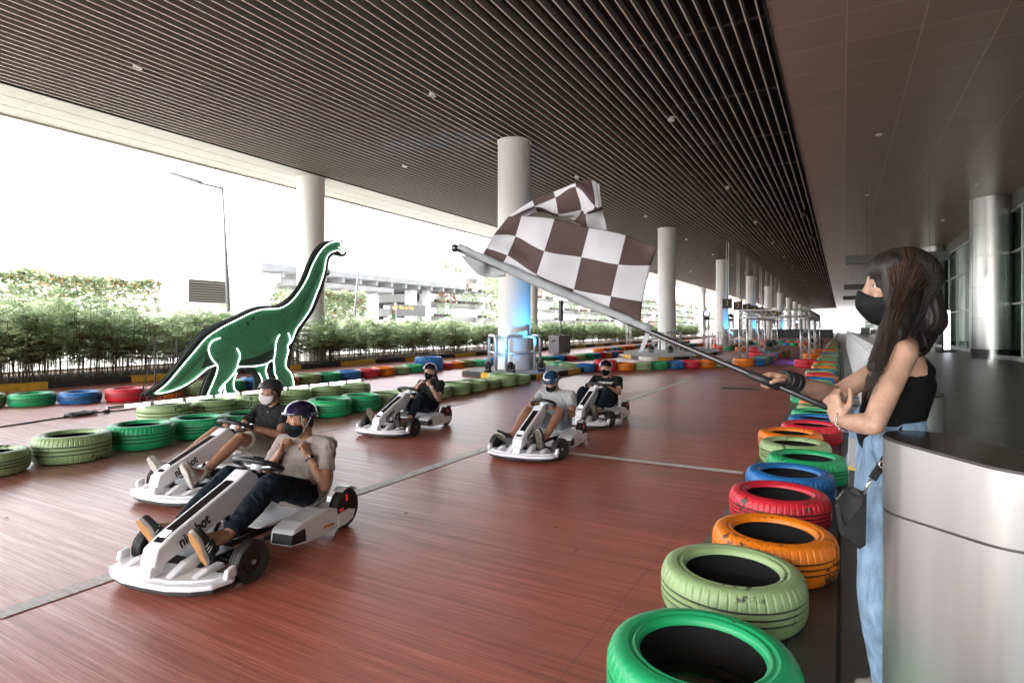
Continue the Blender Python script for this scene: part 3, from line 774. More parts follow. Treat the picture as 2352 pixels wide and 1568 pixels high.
# leafy hedge volume : many small leaves through a box with an uneven top
def hedge(name, x0, x1, y0, y1, z0, z1, n, label, cat, flowers=.12, size=.075, seed=1, lump=.25):
    rr = random.Random(seed); root = empty(name, ((x0 + x1) / 2, (y0 + y1) / 2, z0), 0, label, cat)
    cx, cy = (x0 + x1) / 2, (y0 + y1) / 2; lf = MB(); fl = MB(); st = MB()
    for i in range(n):
        # favour the skin of the volume
        x = rr.uniform(x0, x1); y = rr.uniform(y0, y1)
        top = z1 + lump * (noise.noise(Vector((x * .9, y * .9, seed))) + .4 * noise.noise(Vector((x * 2.9, y * 2.9, seed))))
        z = z0 + (top - z0) * (1 - rr.random() ** 2 * .95)
        if rr.random() < .5: x = x1 - abs(rr.gauss(0, .15))
        s_ = size * rr.uniform(.6, 1.3); q = Matrix.Rotation(rr.uniform(0, 6.28), 3, 'Z') @ Matrix.Rotation(rr.gauss(0, .8), 3, 'X') @ Matrix.Rotation(rr.gauss(0, .6), 3, 'Y')
        tgt = fl if rr.random() < flowers * (1.6 if z > z1 - .5 else .7) else lf
        c = Vector((x - cx, y - cy, z - z0)); ax = q @ Vector((s_, 0, 0)); ay = q @ Vector((0, s_ * .45, 0))
        tgt.add([c - ax, c - ay, c + ax, c + ay], [(0, 1, 2, 3)])
    for i in range(int((y1 - y0) * 2)):
        x = rr.uniform(x0, x1) - cx; y = rr.uniform(y0, y1) - cy; st.tube([(x, y, 0), (x + rr.gauss(0, .1), y + rr.gauss(0, .2), (z1 - z0) * .8)], [.03, .012], 5)
    lf.build('leaves', M_leaf2, root); st.build('stems', M_stem, root)
    if flowers: fl.build('flowers', M_flower, root)
    return root
hedge('flowering_hedge', -27.5, -25.0, .5, 14.2, 0, 3.25, 13000, 'tall leafy hedge with orange flowers behind the palms, left of the white building', 'hedge', .07, .12, 3, .35)

# ================================================================ BACKGROUND
hedge('flowering_bush', -34, -28, 23.5, 29.6, 0, 3.5, 6000, 'round pale bush between the dinosaur neck and the white street pole', 'bush', .04, .16, 5, .6)
hedge('leafy_tree', -33, -30, 52, 58, 0, 6.5, 5000, 'loose pale tree beyond the hedge, right of the second column', 'tree', 0, .2, 9, .9)
# white plant-room building with louvre
root = empty('white_building', (-30, 22, 0), 0, 'low white plant-room building with a big louvre opening', 'building')
def wall_box(b, x0, x1, y0, y1, z0, z1, mi=None): b.box(x0, x1, y0, y1, z0, z1, mi)
pa = on_x(395, 700, -30); pb = on_x(620, 700, -30); ya, yb_ = pa.y, pb.y
zt = on_x(395, 628, -30).z
la, lb_ = on_x(433, 640, -30), on_x(528, 697, -30)
def rel(v): return (v[0] + 30, v[1] - 22, v[2])
b = MB()
lz0, lz1 = lb_.z, on_x(433, 641, -30).z
b.box(-6, 0, ya - 22, la.y - 22, 0, zt - .01); b.box(-6, 0, lb_.y - 22, yb_ - 22, 0, zt - .01)
b.box(-6, 0, la.y - 22 + .001, lb_.y - 22 - .001, 0, lz0); b.box(-6, 0, la.y - 22 + .001, lb_.y - 22 - .001, lz1, zt - .01)
b.box(-1.2, -1.1, la.y - 22, lb_.y - 22, lz0, lz1)
b.build('wall', M_white, root)
b = MB(); b.box(-6.1, .35, la.y - 22.6, yb_ - 21.5, zt, zt + .45); b.build('roof', M_white, root)
b = MB(); nl = 9
for i in range(nl):
    z = lz0 + (lz1 - lz0) * (i + .5) / nl; b.add([(0, la.y - 22, z - .12), (0, lb_.y - 22, z - .12), (-.22, lb_.y - 22, z + .06), (-.22, la.y - 22, z + .06), (0, la.y - 22, z - .09), (0, lb_.y - 22, z - .09), (-.22, lb_.y - 22, z + .09), (-.22, la.y - 22, z + .09)],
       [(0, 1, 2, 3), (7, 6, 5, 4), (0, 4, 5, 1), (3, 2, 6, 7)])
b.build('louvre', mat('louvre_metal', (.13, .115, .10), .6), root)
# horizontal screen rails above
root = empty('louvred_screen', (-38, 25, 0), 0, 'long horizontal white louvre screen above the plant-room roof', 'screen')
a0, a1 = on_x(390, 600, -38), on_x(600, 614, -38)
b = MB()
for i in range(6): z = a0.z - .3 - i * .48; b.box(-.25, 0, a0.y - 25, a1.y - 25, z - .10, z + .12)
b.build('slats', M_white, root)
b = MB()
for i in range(6): y = a0.y - 25 + (a1.y - a0.y) * i / 5; b.box(-.4, -.26, y - .08, y + .08, 0, a0.z)
b.build('posts', M_grey, root)
# far large pale hangar-like building
root = empty('pale_building', (-70, 30, 0), 0, 'huge faint white building rising behind the hedge at the left', 'building')
p0 = on_x(165, 520, -70); p1 = on_x(390, 545, -70); p2 = on_x(0, 640, -70)
b = MB(); b.box(-20, 0, p0.y - 30, p1.y - 30, 0, p0.z); b.box(-20.2, -.2, -30 - 8, p0.y - 30 - .01, 0, on_x(100, 612, -70).z); b.build('wall', M_white, root)
b = MB()
for t in (.15, .62, .72): y = p0.y - 30 + (p1.y - p0.y) * t; b.box(.01, .06, y - .12, y + .12, 0, p0.z - .3)
b.box(.01, .05, -38, p1.y - 30, 4.2, 4.35)
b.build('trim', M_grey, root)

def street_pole(u, v, ut, vt, X, name, label, arm):
    base = on_x(u, v, X); top = on_x(ut, vt, X); base = Vector((X, base.y, 0))
    root = empty(name, base, 0, label, 'street lamp')
    lean = Vector((0, (top.y - base.y) , top.z))
    b = MB(); b.tube([(0, 0, 0), lean * .5, lean], [.085, .07, .045], 12); b.build('pole', mat('pole_metal', (.07, .07, .075), .5), root, smooth=True)
    if arm:
        b = MB(); e = lean + Vector((0, -1.0, -.02)); b.tube([lean - Vector((0, 0, .15)), e - Vector((0, 0, .12))], .045, 8); b.build('arm', mat('arm_metal', (.10, .10, .11), .4), root)
        b = MB(); b.prism([(-.9, -.02), (-2.1, .06), (-2.12, .02), (-1.1, -.09), (-.85, -.09)], -.12, .12, 'x', Matrix.Translation(lean - Vector((0, 0, .05)))); b.build('lamp_head', mat('lamp_head', (.09, .10, .11), .5), root, bevel=.02)
    return root
street_pole(531, 752 + 1, 510, 424, -21.5, 'street_lamp', 'tall thin grey street lamp with a flat head, leaning slightly', True)
street_pole(808, 752 + 1, 823, 615, -24, 'street_pole', 'slim white street pole right of the first column', False)
# a thin pole between the pale buildings
# ---- road canopy
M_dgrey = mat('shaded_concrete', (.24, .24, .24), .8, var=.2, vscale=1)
root = empty('road_canopy', (-42, 40, 0), 0, 'long flat concrete canopy over the bus road with square white posts', 'canopy')
r0 = on_x(620, 622, -42); r1 = on_x(1065, 664, -42)
zc = on_x(820, 640, -42).z
b = MB()
y0_, y1_ = on_x(600, 640, -42).y - 40, on_x(1070, 660, -42).y - 40
b.box(-16, 0, y0_, y1_, zc, zc + .5); b.build('roof', M_dgrey, root)
b = MB(); b.box(-.3, .02, y0_, y1_, zc + .52, zc + 2.0); b.build('parapet', M_white, root)
b = MB()
n_b = 14
for i in range(n_b):
    y = y0_ + (y1_ - y0_) * i / (n_b - 1); b.box(-15.9, -.1, y - .15, y + .15, zc - .5, zc - .01)
b.build('beams', M_dgrey, root)
for i in range(5):
    y = y0_ + 2 + (y1_ - y0_ - 4) * i / 4
    for xx in (-2.0, -13):
        b = MB(); b.box(xx - .5, xx + .5, y - .5, y + .5, 0, zc - .51); b.build('post', M_white, root)
b = MB(); b.box(-15, -2.6, y0_ + 1, y1_ - 1, 0, 2.2); b.build('low_wall', M_white, root)
# covered link sloping down in front of it
root = empty('covered_walkway', (-36, 33, 0), 0, 'lower grey covered walkway roof left of the traffic light', 'walkway')
q0, q1 = on_x(640, 650, -36), on_x(905, 685, -36)
b = MB(); zq = on_x(760, 660, -36).z
b.box(-2.2, 0, q0.y - 33, q1.y - 33, zq, zq + .35); b.build('roof', M_dgrey, root)
b = MB()
for i in range(7): y = q0.y - 33 + (q1.y - q0.y) * i / 6; b.box(-2.1, -.1, y - .1, y + .1, zq - .25, zq - .005)
b.build('beams', M_dgrey, root)
for i in range(4):
    y = q0.y - 33 + 1 + (q1.y - q0.y - 2) * i / 3; b = MB(); b.box(-1.4, -1.1, y - .15, y + .15, 0, zq - .251); b.build('post', M_white, root)
# traffic light
tp = on_x(902, 718, -31)
root = empty('traffic_light', (-31, tp.y, 0), 0, 'traffic light showing red in front of the bus road canopy', 'traffic light')
b = MB(); b.tube([(0, .32, 0), (0, .32, tp.z + .8)], .07, 10); b.build('pole', M_grey, root)
b = MB(); b.box(-.12, .12, -.22, .22, tp.z - .62, tp.z + .62); b.build('housing', mat('signal_black', (.02, .02, .02), .5), root, bevel=.03)
for i, (c, e) in enumerate((((.9, .08, .02), 3.0), ((.10, .06, .01), 0), ((.01, .06, .03), 0))):
    b = MB(); b.sphere((.13, 0, tp.z + .38 - .38 * i), (.05, .14, .14), 14, 8); b.build('signal_lens', mat('lens%d' % i, c, .3, emis=c if e else None, estr=e), root, smooth=True)
# direction sign
sp_ = on_x(945, 716, -40)
root = empty('direction_sign', (-39.0, sp_.y, 0), 0, 'dark direction sign with yellow writing pointing left to the buses', 'sign')
s0, s1 = on_x(903, 701, -39).y - sp_.y, on_x(977, 701, -39).y - sp_.y; z0_, z1_ = on_x(940, 726, -39).z, on_x(940, 700, -39).z
b = MB(); b.box(-.1, 0, s0, s1, z0_, z1_); b.build('panel', mat('sign_grey', (.10, .10, .10), .6), root)
for yy in (s0 + .3, s1 - .3):
    b = MB(); b.tube([(-.1, yy, 0), (-.1, yy, z0_)], .08, 8); b.build('post', M_grey, root)
def text(name, s, size, M, m, parent=None, extrude=.002, shear=0, align='CENTER', offset=0):
    c = bpy.data.curves.new(name, 'FONT'); c.body = s; c.size = size; c.extrude = extrude; c.align_x = align; c.align_y = 'CENTER'; c.shear = shear; c.offset = offset; c.resolution_u = 3
    o = bpy.data.objects.new(name, c); COL.objects.link(o)
    me = bpy.data.meshes.new_from_object(o.evaluated_get(bpy.context.evaluated_depsgraph_get())); bpy.data.objects.remove(o); bpy.data.curves.remove(c)
    me.transform(M); me.materials.clear(); return link(name, me, m, parent)
Myel = mat('sign_yellow', (.75, .50, .08), .5)
def face_px():     # text basis : reads along +Y, faces +X, upright
    return Matrix(((0, 0, 1, 0), (1, 0, 0, 0), (0, 1, 0, 0), (0, 0, 0, 1)))
W_ = s1 - s0
text('lettering', '\u2190 Bus to City', (z1_ - z0_) * .42, Matrix.Translation((.02, (s0 + s1) / 2 - W_ * .16, z1_ - (z1_ - z0_) * .27)) @ face_px(), Myel, root, .005)
# multi-storey car park with planters
root = empty('car_park', (-46, 60, 0), 0, 'white multi-storey car park with planted boxes on its face', 'building')
X = -44
c0, c1 = on_x(985, 700, X).y - 60, on_x(1640, 700, X).y - 60
zt = on_x(1100, 640, X).z
b = MB()
for k in range(5): z = 1.0 + k * (zt - 1) / 4.0; b.box(-14, 2, c0, c1, z, z + 1.1 * (zt / 9))
b.box(.2, .5, c0, c1, 0, zt)
b.build('wall', M_white, root)
for k in range(16): y = c0 + (c1 - c0) * k / 15; b = MB(); b.box(1.2, 1.99, y - .35, y + .35, 0, zt); b.build('pillar', M_white, root)
rr = random.Random(4); M_plant = mat('planter_dark', (.05, .04, .03), .8); M_dull = mat('dull_red_leaf', (.30, .10, .05), .7)
for k in range(5):
    z = 1.0 + k * (zt - 1) / 4.0; y = c0 + 1
    while y < c1 - 4:
        wv = rr.uniform(2.2, 5.5)
        if rr.random() < .72:
            bx = MB(); lv = MB(); fl = MB(); hz = rr.uniform(.9, 1.6); bx.box(2.001, 2.5, y, y + wv, z - .1, z + .25)
            red = rr.random() < .25
            for q in range(int(wv * hz * 22)):
                c = Vector((2.5 + rr.uniform(-.05, .25), y + rr.random() * wv, z + .1 + hz * (1 - rr.random() ** 1.3) - .1 + (0))); s_ = rr.uniform(.1, .22); a = rr.uniform(0, 6.28)
                t = (fl if red and rr.random() < .6 else lv); v1 = Vector((rr.gauss(0, .5) * s_, math.cos(a) * s_, math.sin(a) * s_)); v2 = Vector((rr.gauss(0, .5) * s_, -math.sin(a) * s_ * .6, math.cos(a) * s_ * .6))
                t.add([c - v1, c - v2, c + v1, c + v2], [(0, 1, 2, 3)])
            pb_ = bx.build('planter', M_plant, root); lv.build('leaves', M_leaf2, pb_)
            if fl.v: fl.build('red_leaves', M_dull, pb_)
        y += wv + rr.uniform(.6, 2.5)
# railing behind the hedge
root = empty('white_railing', (-20.6, 0, 0), 0, 'low white railing glimpsed between the stems of the palm hedge', 'railing')
b = MB(); b.box(-.03, .03, -8, 90, .95, 1.02); b.box(-.02, .02, -8, 90, .30, .35); b.build('rail', M_white, root)
b = MB()
for k in range(330): y = -8 + k * .3; b.box(-.015, .015, y - .02, y + .02, .02, .949)
b.build('bars', M_white, root)
# far end beyond the track
root = empty('dark_barrier', (-4.5, 86, 0), 0, 'long low dark barrier closing the far end of the track', 'barrier')
b = MB(); b.box(-9, 3.6, 0, .3, 0, 1.15); b.build('panel', mat('barrier_dark', (.06, .065, .07), .6, var=.2, vscale=1), root)
b = MB()
for k in range(14): b.box(-9 + k * .95 - .03, -9 + k * .95 + .03, -.05, -.002, 0, 1.2)
b.build('ribs', M_blackk, root)
root = empty('far_bridge', (6, 190, 0), 0, 'pale glazed footbridge in the bright gap at the far end', 'bridge')
b = MB(); b.box(-6, 30, 0, 3, 9, 9.6); b.box(-6, 30, 0, 3, 14, 14.6)
for k in range(8): b.tube([(-6 + k * 5, 0, 9.6), (-3.5 + k * 5, 0, 14), (-1 + k * 5, 0, 9.6)], .2, 6)
b.build('frame', M_white, root)
root = empty('equipment_trolley', (1.2, 36, 0), 0, 'cluttered pale equipment trolley behind the barriers at the far right end', 'trolley')
b = MB(); b.box(-.6, .5, -.4, .4, .3, .36); b.box(-.6, .5, -.4, .4, .95, 1.0); b.build('shelf', M_grey, root)
for xx in (-.55, .45):
    for yy in (-.35, .35): b = MB(); b.box(xx - .02, xx + .02, yy - .02, yy + .02, .08, .949); b.sphere((xx, yy, .05), .05, 10, 6); b.build('leg', M_blackk, root)
b = MB(); b.box(-.3, .1, -.2, .2, 1.002, 1.35); b.box(.15, .4, -.1, .2, 1.002, 1.25); b.build('control_box', M_concd, root, bevel=.02)

# ================================================================ TRUSS GATE AND LAMP TOWERS
M_alu = mat('truss_aluminium', (.62, .62, .62), .32, metal=.65, var=.1, vscale=8)
def truss(b, p0, p1, w=.26, r=.024, step=.30, up=None):
    p0, p1 = Vector(p0), Vector(p1); t = (p1 - p0).normalized(); L_ = (p1 - p0).length
    a = t.cross(Vector((0, 0, 1)) if abs(t.z) < .9 else Vector((0, 1, 0))).normalized(); c = a.cross(t).normalized()
    cs = [(a + c) * w / 2, (a - c) * w / 2, (-a - c) * w / 2, (-a + c) * w / 2]
    for q in cs: b.tube([p0 + q, p1 + q], r, 7)
    n = max(2, round(L_ / step))
    for f in range(4):
        A, B = cs[f], cs[(f + 1) % 4]
        for i in range(n):
            s0, s1 = p0 + t * (L_ * i / n), p0 + t * (L_ * (i + 1) / n)
            b.tube([s0 + (A if i % 2 else B), s1 + (B if i % 2 else A)], r * .45, 5)
    for p in (p0, p1):
        for f in range(4): b.tube([p + cs[f], p + cs[(f + 1) % 4]], r * .8, 6)
gate = empty('truss_gate', (-2, 28, 0), 0, 'square aluminium truss gate standing over the track on painted tyres', 'truss gate')
LX, RX, TOP = -1.02 - .02, .95 - .02, 1.98
for fy in (-5.75, -.2, 5.45):
    for fx in (LX, RX):
        b = MB(); truss(b, (fx, fy, .25), (fx, fy, TOP - .30)); b.build('upright', M_alu, gate, smooth=True)
for fy in (-5.75, 5.45):
    b = MB(); truss(b, (LX - .13, fy, TOP - .14), (RX + .13, fy, TOP - .14)); b.build('cross_beam', M_alu, gate, smooth=True)
for fx in (LX, RX):
    b = MB(); truss(b, (fx, -5.61, TOP - .141), (fx, 5.31, TOP - .141)); b.build('side_beam', M_alu, gate, smooth=True)
M_lampb = mat('stage_lamp_body', (.018, .018, .020), .38, var=.2, vscale=9)
M_lens = mat('stage_lamp_lens', (.15, .18, .9), .2, emis=(.25, .35, 1.0), estr=4)
M_lensoff = mat('stage_lamp_lens_off', (.10, .10, .12), .1)
def moving_head(loc, rz, label, lit, tilt=0, s=1.0, group=None, up=False):
    r = empty('stage_lamp', loc, rz, label, 'stage lamp', group); r.scale = (s,) * 3
    b = MB(); b.box(-.14, .14, -.12, .12, 0, .10); b.build('base', M_lampb, r, bevel=.015)
    b = MB(); b.prism([(-.17, .10), (-.17, .36), (-.13, .40), (-.125, .36), (-.125, .13), (.125, .13), (.125, .36), (.13, .40), (.17, .36), (.17, .10)], -.05, .05, 'y'); b.build('yoke', M_lampb, r, bevel=.006)
    Mt = Matrix.Translation((0, 0, .33)) @ Matrix.Rotation(R(tilt), 4, 'X')
    b = MB(); b.lathe([(0, -.13), (.08, -.13), (.105, -.09), (.115, .06), (.12, .14), (.11, .15), (0, .15)], 20, Mt @ Matrix.Rotation(R(90), 4, 'X')); h = b.build('head', M_lampb, r, auto=40)
    b = MB(); b.lathe([(0, .151), (.10, .151), (.10, .156), (0, .160)], 20, Mt @ Matrix.Rotation(R(90), 4, 'X')); b.build('lens', M_lens if lit else M_lensoff, h)
    return r
TW = [(1444, 797, False, 'lattice lamp tower in front of the left hedge, below the flag'), (1622, 808, True, 'lattice lamp tower with a glowing blue lamp, nearest one beside the number boards'), (1679, 798, False, 'second lattice lamp tower, behind the glowing one'), (1741, 787, False, 'third lattice lamp tower, small, left of the gate middle'), (1777, 781, False, 'fourth lattice lamp tower seen through the gate'), (1830, 775, True, 'far lattice lamp tower with a bright blue-white lamp')]
for u, v, lit, lab in TW:
    p = gp(u, v); r = empty('lamp_tower', (p.x, p.y, 0), 0, lab, 'lamp tower')
    b = MB(); truss(b, (0, 0, .03), (0, 0, 1.78), .27, .022); b.build('mast', M_alu, r, smooth=True)
    b = MB(); b.box(-.3, .3, -.3, .3, 0, .025); b.build('base_plate', M_lampb, r)
    b = MB(); b.box(-.16, .16, -.16, .16, 1.80, 1.83); b.build('top_plate', M_lampb, r)
    d_ = proj(p.x, p.y)[2]
    if u != 1444: moving_head((p.x, p.y, 1.835), R(rnd.uniform(15, 30)), 'black moving stage lamp on top of the %s lamp tower' % {1622: 'nearest glowing', 1679: 'second', 1741: 'third', 1777: 'fourth', 1830: 'farthest'}[u], lit, rnd.choice([-20, 10, 20]), 1.05, 'stage lamps on the towers')
# lamps on the ground and the blue light they give
GL = [(1121, 855, 150, 'black stage lamp at the left foot of the broad middle column'), (1174, 858, 180, 'black stage lamp directly before the broad middle column'), (1243, 853, 215, 'upright black stage lamp at the right foot of the broad middle column')]
for u, v, rz, lab in GL:
    p = gp(u, v, .14); moving_head((p.x, p.y, .141), R(rz), lab, u > 1200, 55, .66, 'stage lamps around the columns')
for u, v, lab in ((1558, 808, 'small black stage lamp left of the second column foot'), (1633, 809, 'small black stage lamp before the second column foot'), (1687, 806, 'small black stage lamp right of the second column foot')):
    u2 = {1558: 1498, 1633: 1542, 1687: 1578}[u]; p = gp(u2 - 2, v + 1, .14); moving_head((p.x, p.y, .141), R(180), lab, False, 50, .75, 'stage lamps around the columns')
for p in ((-2.9, 29.5), (-2.9, 31.5), (-1.0, 35.2), (-1.4, 35.6)):
    moving_head((p[0], p[1], .26), R(180), 'black stage lamp on the tyres inside the truss gate', False, 20, 1.1, 'stage lamps inside the gate')
def blue_spot(loc, tgt, energy, size=60, col=(.05, .45, 1.0)):
    d = bpy.data.lights.new('blue_spot', 'SPOT'); d.energy = energy; d.color = col; d.spot_size = R(size); d.spot_blend = .35; d.shadow_soft_size = .06
    o = bpy.data.objects.new('blue_spot', d); COL.objects.link(o); o.location = loc
    o.rotation_euler = (Vector(tgt) - Vector(loc)).to_track_quat('-Z', 'Y').to_euler(); return o
blue_spot((-7.25, 14.75, .55), (-8.10, 15.15, 1.95), 38, 52)
blue_spot((-8.3, 13.6, .60), (-8.5, 14.7, .85), 8, 55)
blue_spot((-7.25, 49.8, .5), (-8.15, 50.2, 2.0), 80, 50); blue_spot((-7.25, 67.3, .5), (-8.15, 67.7, 2.0), 80, 50); blue_spot((-7.25, 102.3, .5), (-8.15, 102.7, 2.0), 90, 50)
blue_spot((-1.6, 28.2, 1.7), (-2.0, 26.2, 0), 9, 45, (.4, .12, 1.0))

# speaker on a pole standing on a grey subwoofer
p = gp(1285, 812)
r = empty('speaker_column', (p.x, p.y, 0), R(-25), 'slim black column speaker on a pole over a grey bass box by the hedge', 'speaker')
b = MB(); b.box(-.42, .42, -.40, .40, .03, .95); b.build('bass_box', mat('bass_grey', (.10, .10, .11), .6, var=.1), r, bevel=.02)
b = MB(); b.box(-.12, .12, -.415, -.402, .62, .72); b.build('handle_recess', M_lampb, r)
b = MB(); b.box(.10, .14, -.02, .02, .951, 1.75); b.build('pole', M_lampb, r)
b = MB(); b.box(.03, .21, -.08, .08, 1.70, 2.75); b.build('column_box', M_lampb, r, bevel=.01)

# hanging number boards
M_board = mat('board_dark', (.085, .08, .075), .5)
M_bnum = mat('board_number', (.80, .60, .20), .5)
for k in range(9):
    y = 39.9 + 4.5 * k; n_ = k + 1
    lab = 'hanging dark board with a yellow number %d on two long rods' % n_
    r = empty('number_board', (-6.45, y, 2.6), R(18), lab, 'sign', 'hanging number boards')
    b = MB(); b.box(-.30, .30, -.06, .06, 0, .62); b.build('board', M_board, r, bevel=.01)
    Mx = Matrix.Translation((0, -.0625, .31)) @ Matrix.Rotation(R(90), 4, 'X')
    text('number', str(n_), .5, Mx, M_bnum, r, .002)
    for xx in (-.05, .08): b = MB(); b.tube([(xx, 0, .621), (xx, 0, CZ - 2.6 + .1)], .018, 6); b.build('rod', M_rail, r)
# black overhead sign boards
for (y, u0, u1, lab) in ((26.5, 1940, 2100, 'nearest black overhead sign board, by the woman\'s forehead'), (44, 1941, 2060, 'middle black overhead sign board'), (60, 1941, 2030, 'farthest black overhead sign board')):
    z = 4.0
    r = empty('overhead_sign', (.15, y, z), 0, lab, 'sign', 'black overhead sign boards')
    b = MB(); b.box(0, 3.3, -.1, .1, -.17, .17); b.build('board', mat('sign_black', (.010, .009, .009), .4), r, bevel=.01)
    for xx in (.7, 2.7): b = MB(); b.tube([(xx, 0, .171), (xx, 0, CZ - z + .05)], .005, 6); b.build('hanger', M_lampb, r)
    if y < 30:
        Mx = Matrix.Translation((1.6, -.1015, 0)) @ Matrix.Rotation(R(90), 4, 'X'); b = MB(); b.box(1.15, 1.30, -.103, -.1005, -.06, .08); b.build('pictogram', M_bnum, r)
# cctv domes and spot lights under the slat edge
def dome(loc, arm, label):
    r = empty('dome_camera', loc, 0, label, 'security camera'); s_ = arm[0]
    b = MB(); b.tube([(0, 0, .12), (0, 0, .22), (s_ * .3, arm[1] * .3, .24)], .025, 8); b.build('arm', M_lampw, r)
    b = MB(); b.lathe([(0, .13), (.06, .13), (.10, .05), (.10, -.02), (0, -.02)], 20); b.build('housing', M_lampw, r, smooth=True)
    b = MB(); b.sphere((0, 0, -.02), (.085, .085, .09), 18, 10); b.build('dome', mat('smoked_dome', (.04, .04, .045), .08), r, smooth=True)
q = at(752, 626, 21.2); dome(q, (-1, 0), 'white dome camera on the first column beside the dinosaur neck')
q = at(1671, 724, 48); dome(q, (-1, 0), 'small white dome camera by the number boards')
for k, (y, s_) in enumerate(((30, 1), (38, 1), (47, 1), (56, 1), (66, 1))):
    r = empty('spotlight', (-1.45, y, CZ - .28), R(20 * k), '%s hanging black spotlight from the camera under the right edge of the slats' % ORD[k], 'spotlight', 'black spotlights under the slat edge')
    b = MB(); b.tube([(0, 0, .27), (0, 0, .05)], .012, 6); b.build('stem', M_lampb, r)
    b = MB(); b.lathe([(0, -.16), (.07, -.16), (.10, .12), (.085, .12), (.06, -.1), (0, -.1)], 18, Matrix.Rotation(R(60), 4, 'X')); b.build('can', M_lampb, r, auto=40)
# traffic cone
def cone(u, v, lab):
    p = gp(u, v); r = empty('traffic_cone', (p.x, p.y, 0), 0, lab, 'traffic cone')
    b = MB(); b.box(-.2, .2, -.2, .2, 0, .03); b.build('base', M_lampb, r, bevel=.01)
    b = MB(); b.lathe([(.14, .03), (.02, .72), (0, .72)], 20); b.build('cone', mat('cone_orange', (.8, .12, .02), .5), r, smooth=True)
    b = MB(); b.lathe([(.103, .28), (.079, .42)], 20); b.build('band', M_whitek, r, smooth=True)
cone(1642, 800, 'orange traffic cone with a white band beside the glowing lamp tower')

# ================================================================ RIGHT SIDE : barriers, bins, bollards
M_barr = mat('white_plastic', (.62, .63, .64), .45, var=.08, vscale=3)
for k in range(26):
    y = 5.6 + k * 1.3
    if k == 0:
        r0_ = empty('crowd_barrier', (.30, y, 0), 0, 'nearest white panelled barrier, beside the woman\'s elbow', 'barrier', 'white barriers behind the tyre row')
        b = MB(); b.box(-.02, .02, 0, 1.24, .08, 1.16); b.build('panel', M_barr, r0_, bevel=.008)
        b = MB()
        for i in range(9): b.box(-.034, -.021, .06 + i * .135, .13 + i * .135, .16, 1.08)
        b.build('ribs', M_barr, r0_, bevel=.005)
        b = MB(); b.box(-.045, .045, 0, 1.24, 1.161, 1.20); b.build('top_rail', M_barr, r0_, bevel=.008)
        for yy in (.12, 1.1): b = MB(); b.box(-.22, .22, yy - .03, yy + .03, 0, .079); b.build('foot', M_grey, r0_, bevel=.008)
        reg(r0_)
    else: dup(r0_, (.30, y, 0), 0, label='%s white panelled barrier from the woman' % ORD[k] if k < 4 else 'distant white panelled barrier in the line behind the tyres')

M_bin = mat('satin_steel', (.40, .40, .395), .32, metal=.85, var=.06, vscale=14, stretch=(1, 1, .06))
M_bint = mat('bin_top', (.045, .040, .036), .22)
def stadium(C1, C2, r, n=20):
    C1, C2 = Vector(C1), Vector(C2); t = (C1 - C2).normalized(); nn = Vector((-t.y, t.x)); out = []
    for i in range(n + 1): a = -PI / 2 + PI * i / n; out.append(C1 + t * math.cos(a) * r + nn * math.sin(a) * r)
    for i in range(n + 1): a = PI / 2 + PI * i / n; out.append(C2 + t * math.cos(a) * r + nn * math.sin(a) * r)
    return [tuple(p) for p in out]
def pillar(C1, C2, r, h, label):
    root = empty('steel_pillar', (C1[0], C1[1], 0), 0, label, 'pillar', 'oval steel pillars on the pavement'); o = Vector(C1)
    P = stadium((0, 0), Vector(C2) - o, r); Pi = stadium((0, 0), Vector(C2) - o, r - .012)
    hb = h - .20
    b = MB(); b.prism(P, .0, hb - .004); b.build('body', M_bin, root, auto=30)
    b = MB(); b.prism(Pi, hb - .004, hb + .003); b.build('seam', M_bint, root)
    b = MB(); b.prism(P, hb + .003, h - .006); hd_ = b.build('head', M_bin, root, auto=30)
    Pt = stadium((0, 0), Vector(C2) - o, r - .006)
    b = MB(); b.prism(Pt, h - .0055, h); tp_ = b.build('top', M_bint, root)
    ax = (Vector(C1) - Vector(C2)); L_ = ax.length; ax.normalize(); mid_ = (Vector(C2) - o) * .5
    for ob in (hd_, tp_):
        for v in ob.data.vertices:
            if v.co.z > h - .02: v.co.z -= .07 * ((Vector(v.co.xy) - mid_).dot(ax))
pillar((.385, 1.918), (.235, 2.05), .128, 1.03, 'big oval steel pillar cut off by the bottom right corner')
pillar((.31, 3.46), (.25, 3.62), .125, 1.05, 'oval steel pillar behind the woman\'s back')
# clear domed bin behind the barrier
p = at(1984, 832, 13.5)
r = empty('domed_bin', (.75, 16.8, 0), 0, 'beige round bin with a clear dome lid showing left of the woman\'s hair', 'bin')
b = MB(); b.lathe([(.20, 0), (.25, .95), (.0, .95)], 28); b.build('body', mat('beige_plastic', (.50, .42, .35), .4), r, auto=40)
b = MB(); b.lathe([(.27, .955), (.27, 1.0), (.0, 1.0), (0, .955)], 28); b.build('rim', M_lampb, r)
b = MB(); b.sphere((0, 0, 1.0), (.24, .24, .22), 24, 12); b.build('dome', mat('dome_plastic', (.55, .55, .55), .08, coat=1), r, smooth=True)
# totem sign by the second clad column
p = gp(2173, 809)
r = empty('totem_sign', (p.x, p.y, 0), R(55), 'slim white advertising totem on a black foot beside the second clad column', 'sign')
b = MB(); b.box(-.45, .45, -.25, .25, 0, .04); b.build('foot', M_lampb, r)
b = MB(); b.box(-.34, .34, -.05, .05, .045, 2.35); b.build('frame', M_lampb, r)
b = MB(); b.box(-.31, .31, -.056, -.051, .15, 2.3); b.build('screen', mat('totem_screen', (.75, .76, .80), .3, emis=(.8, .82, .9), estr=.35), r)

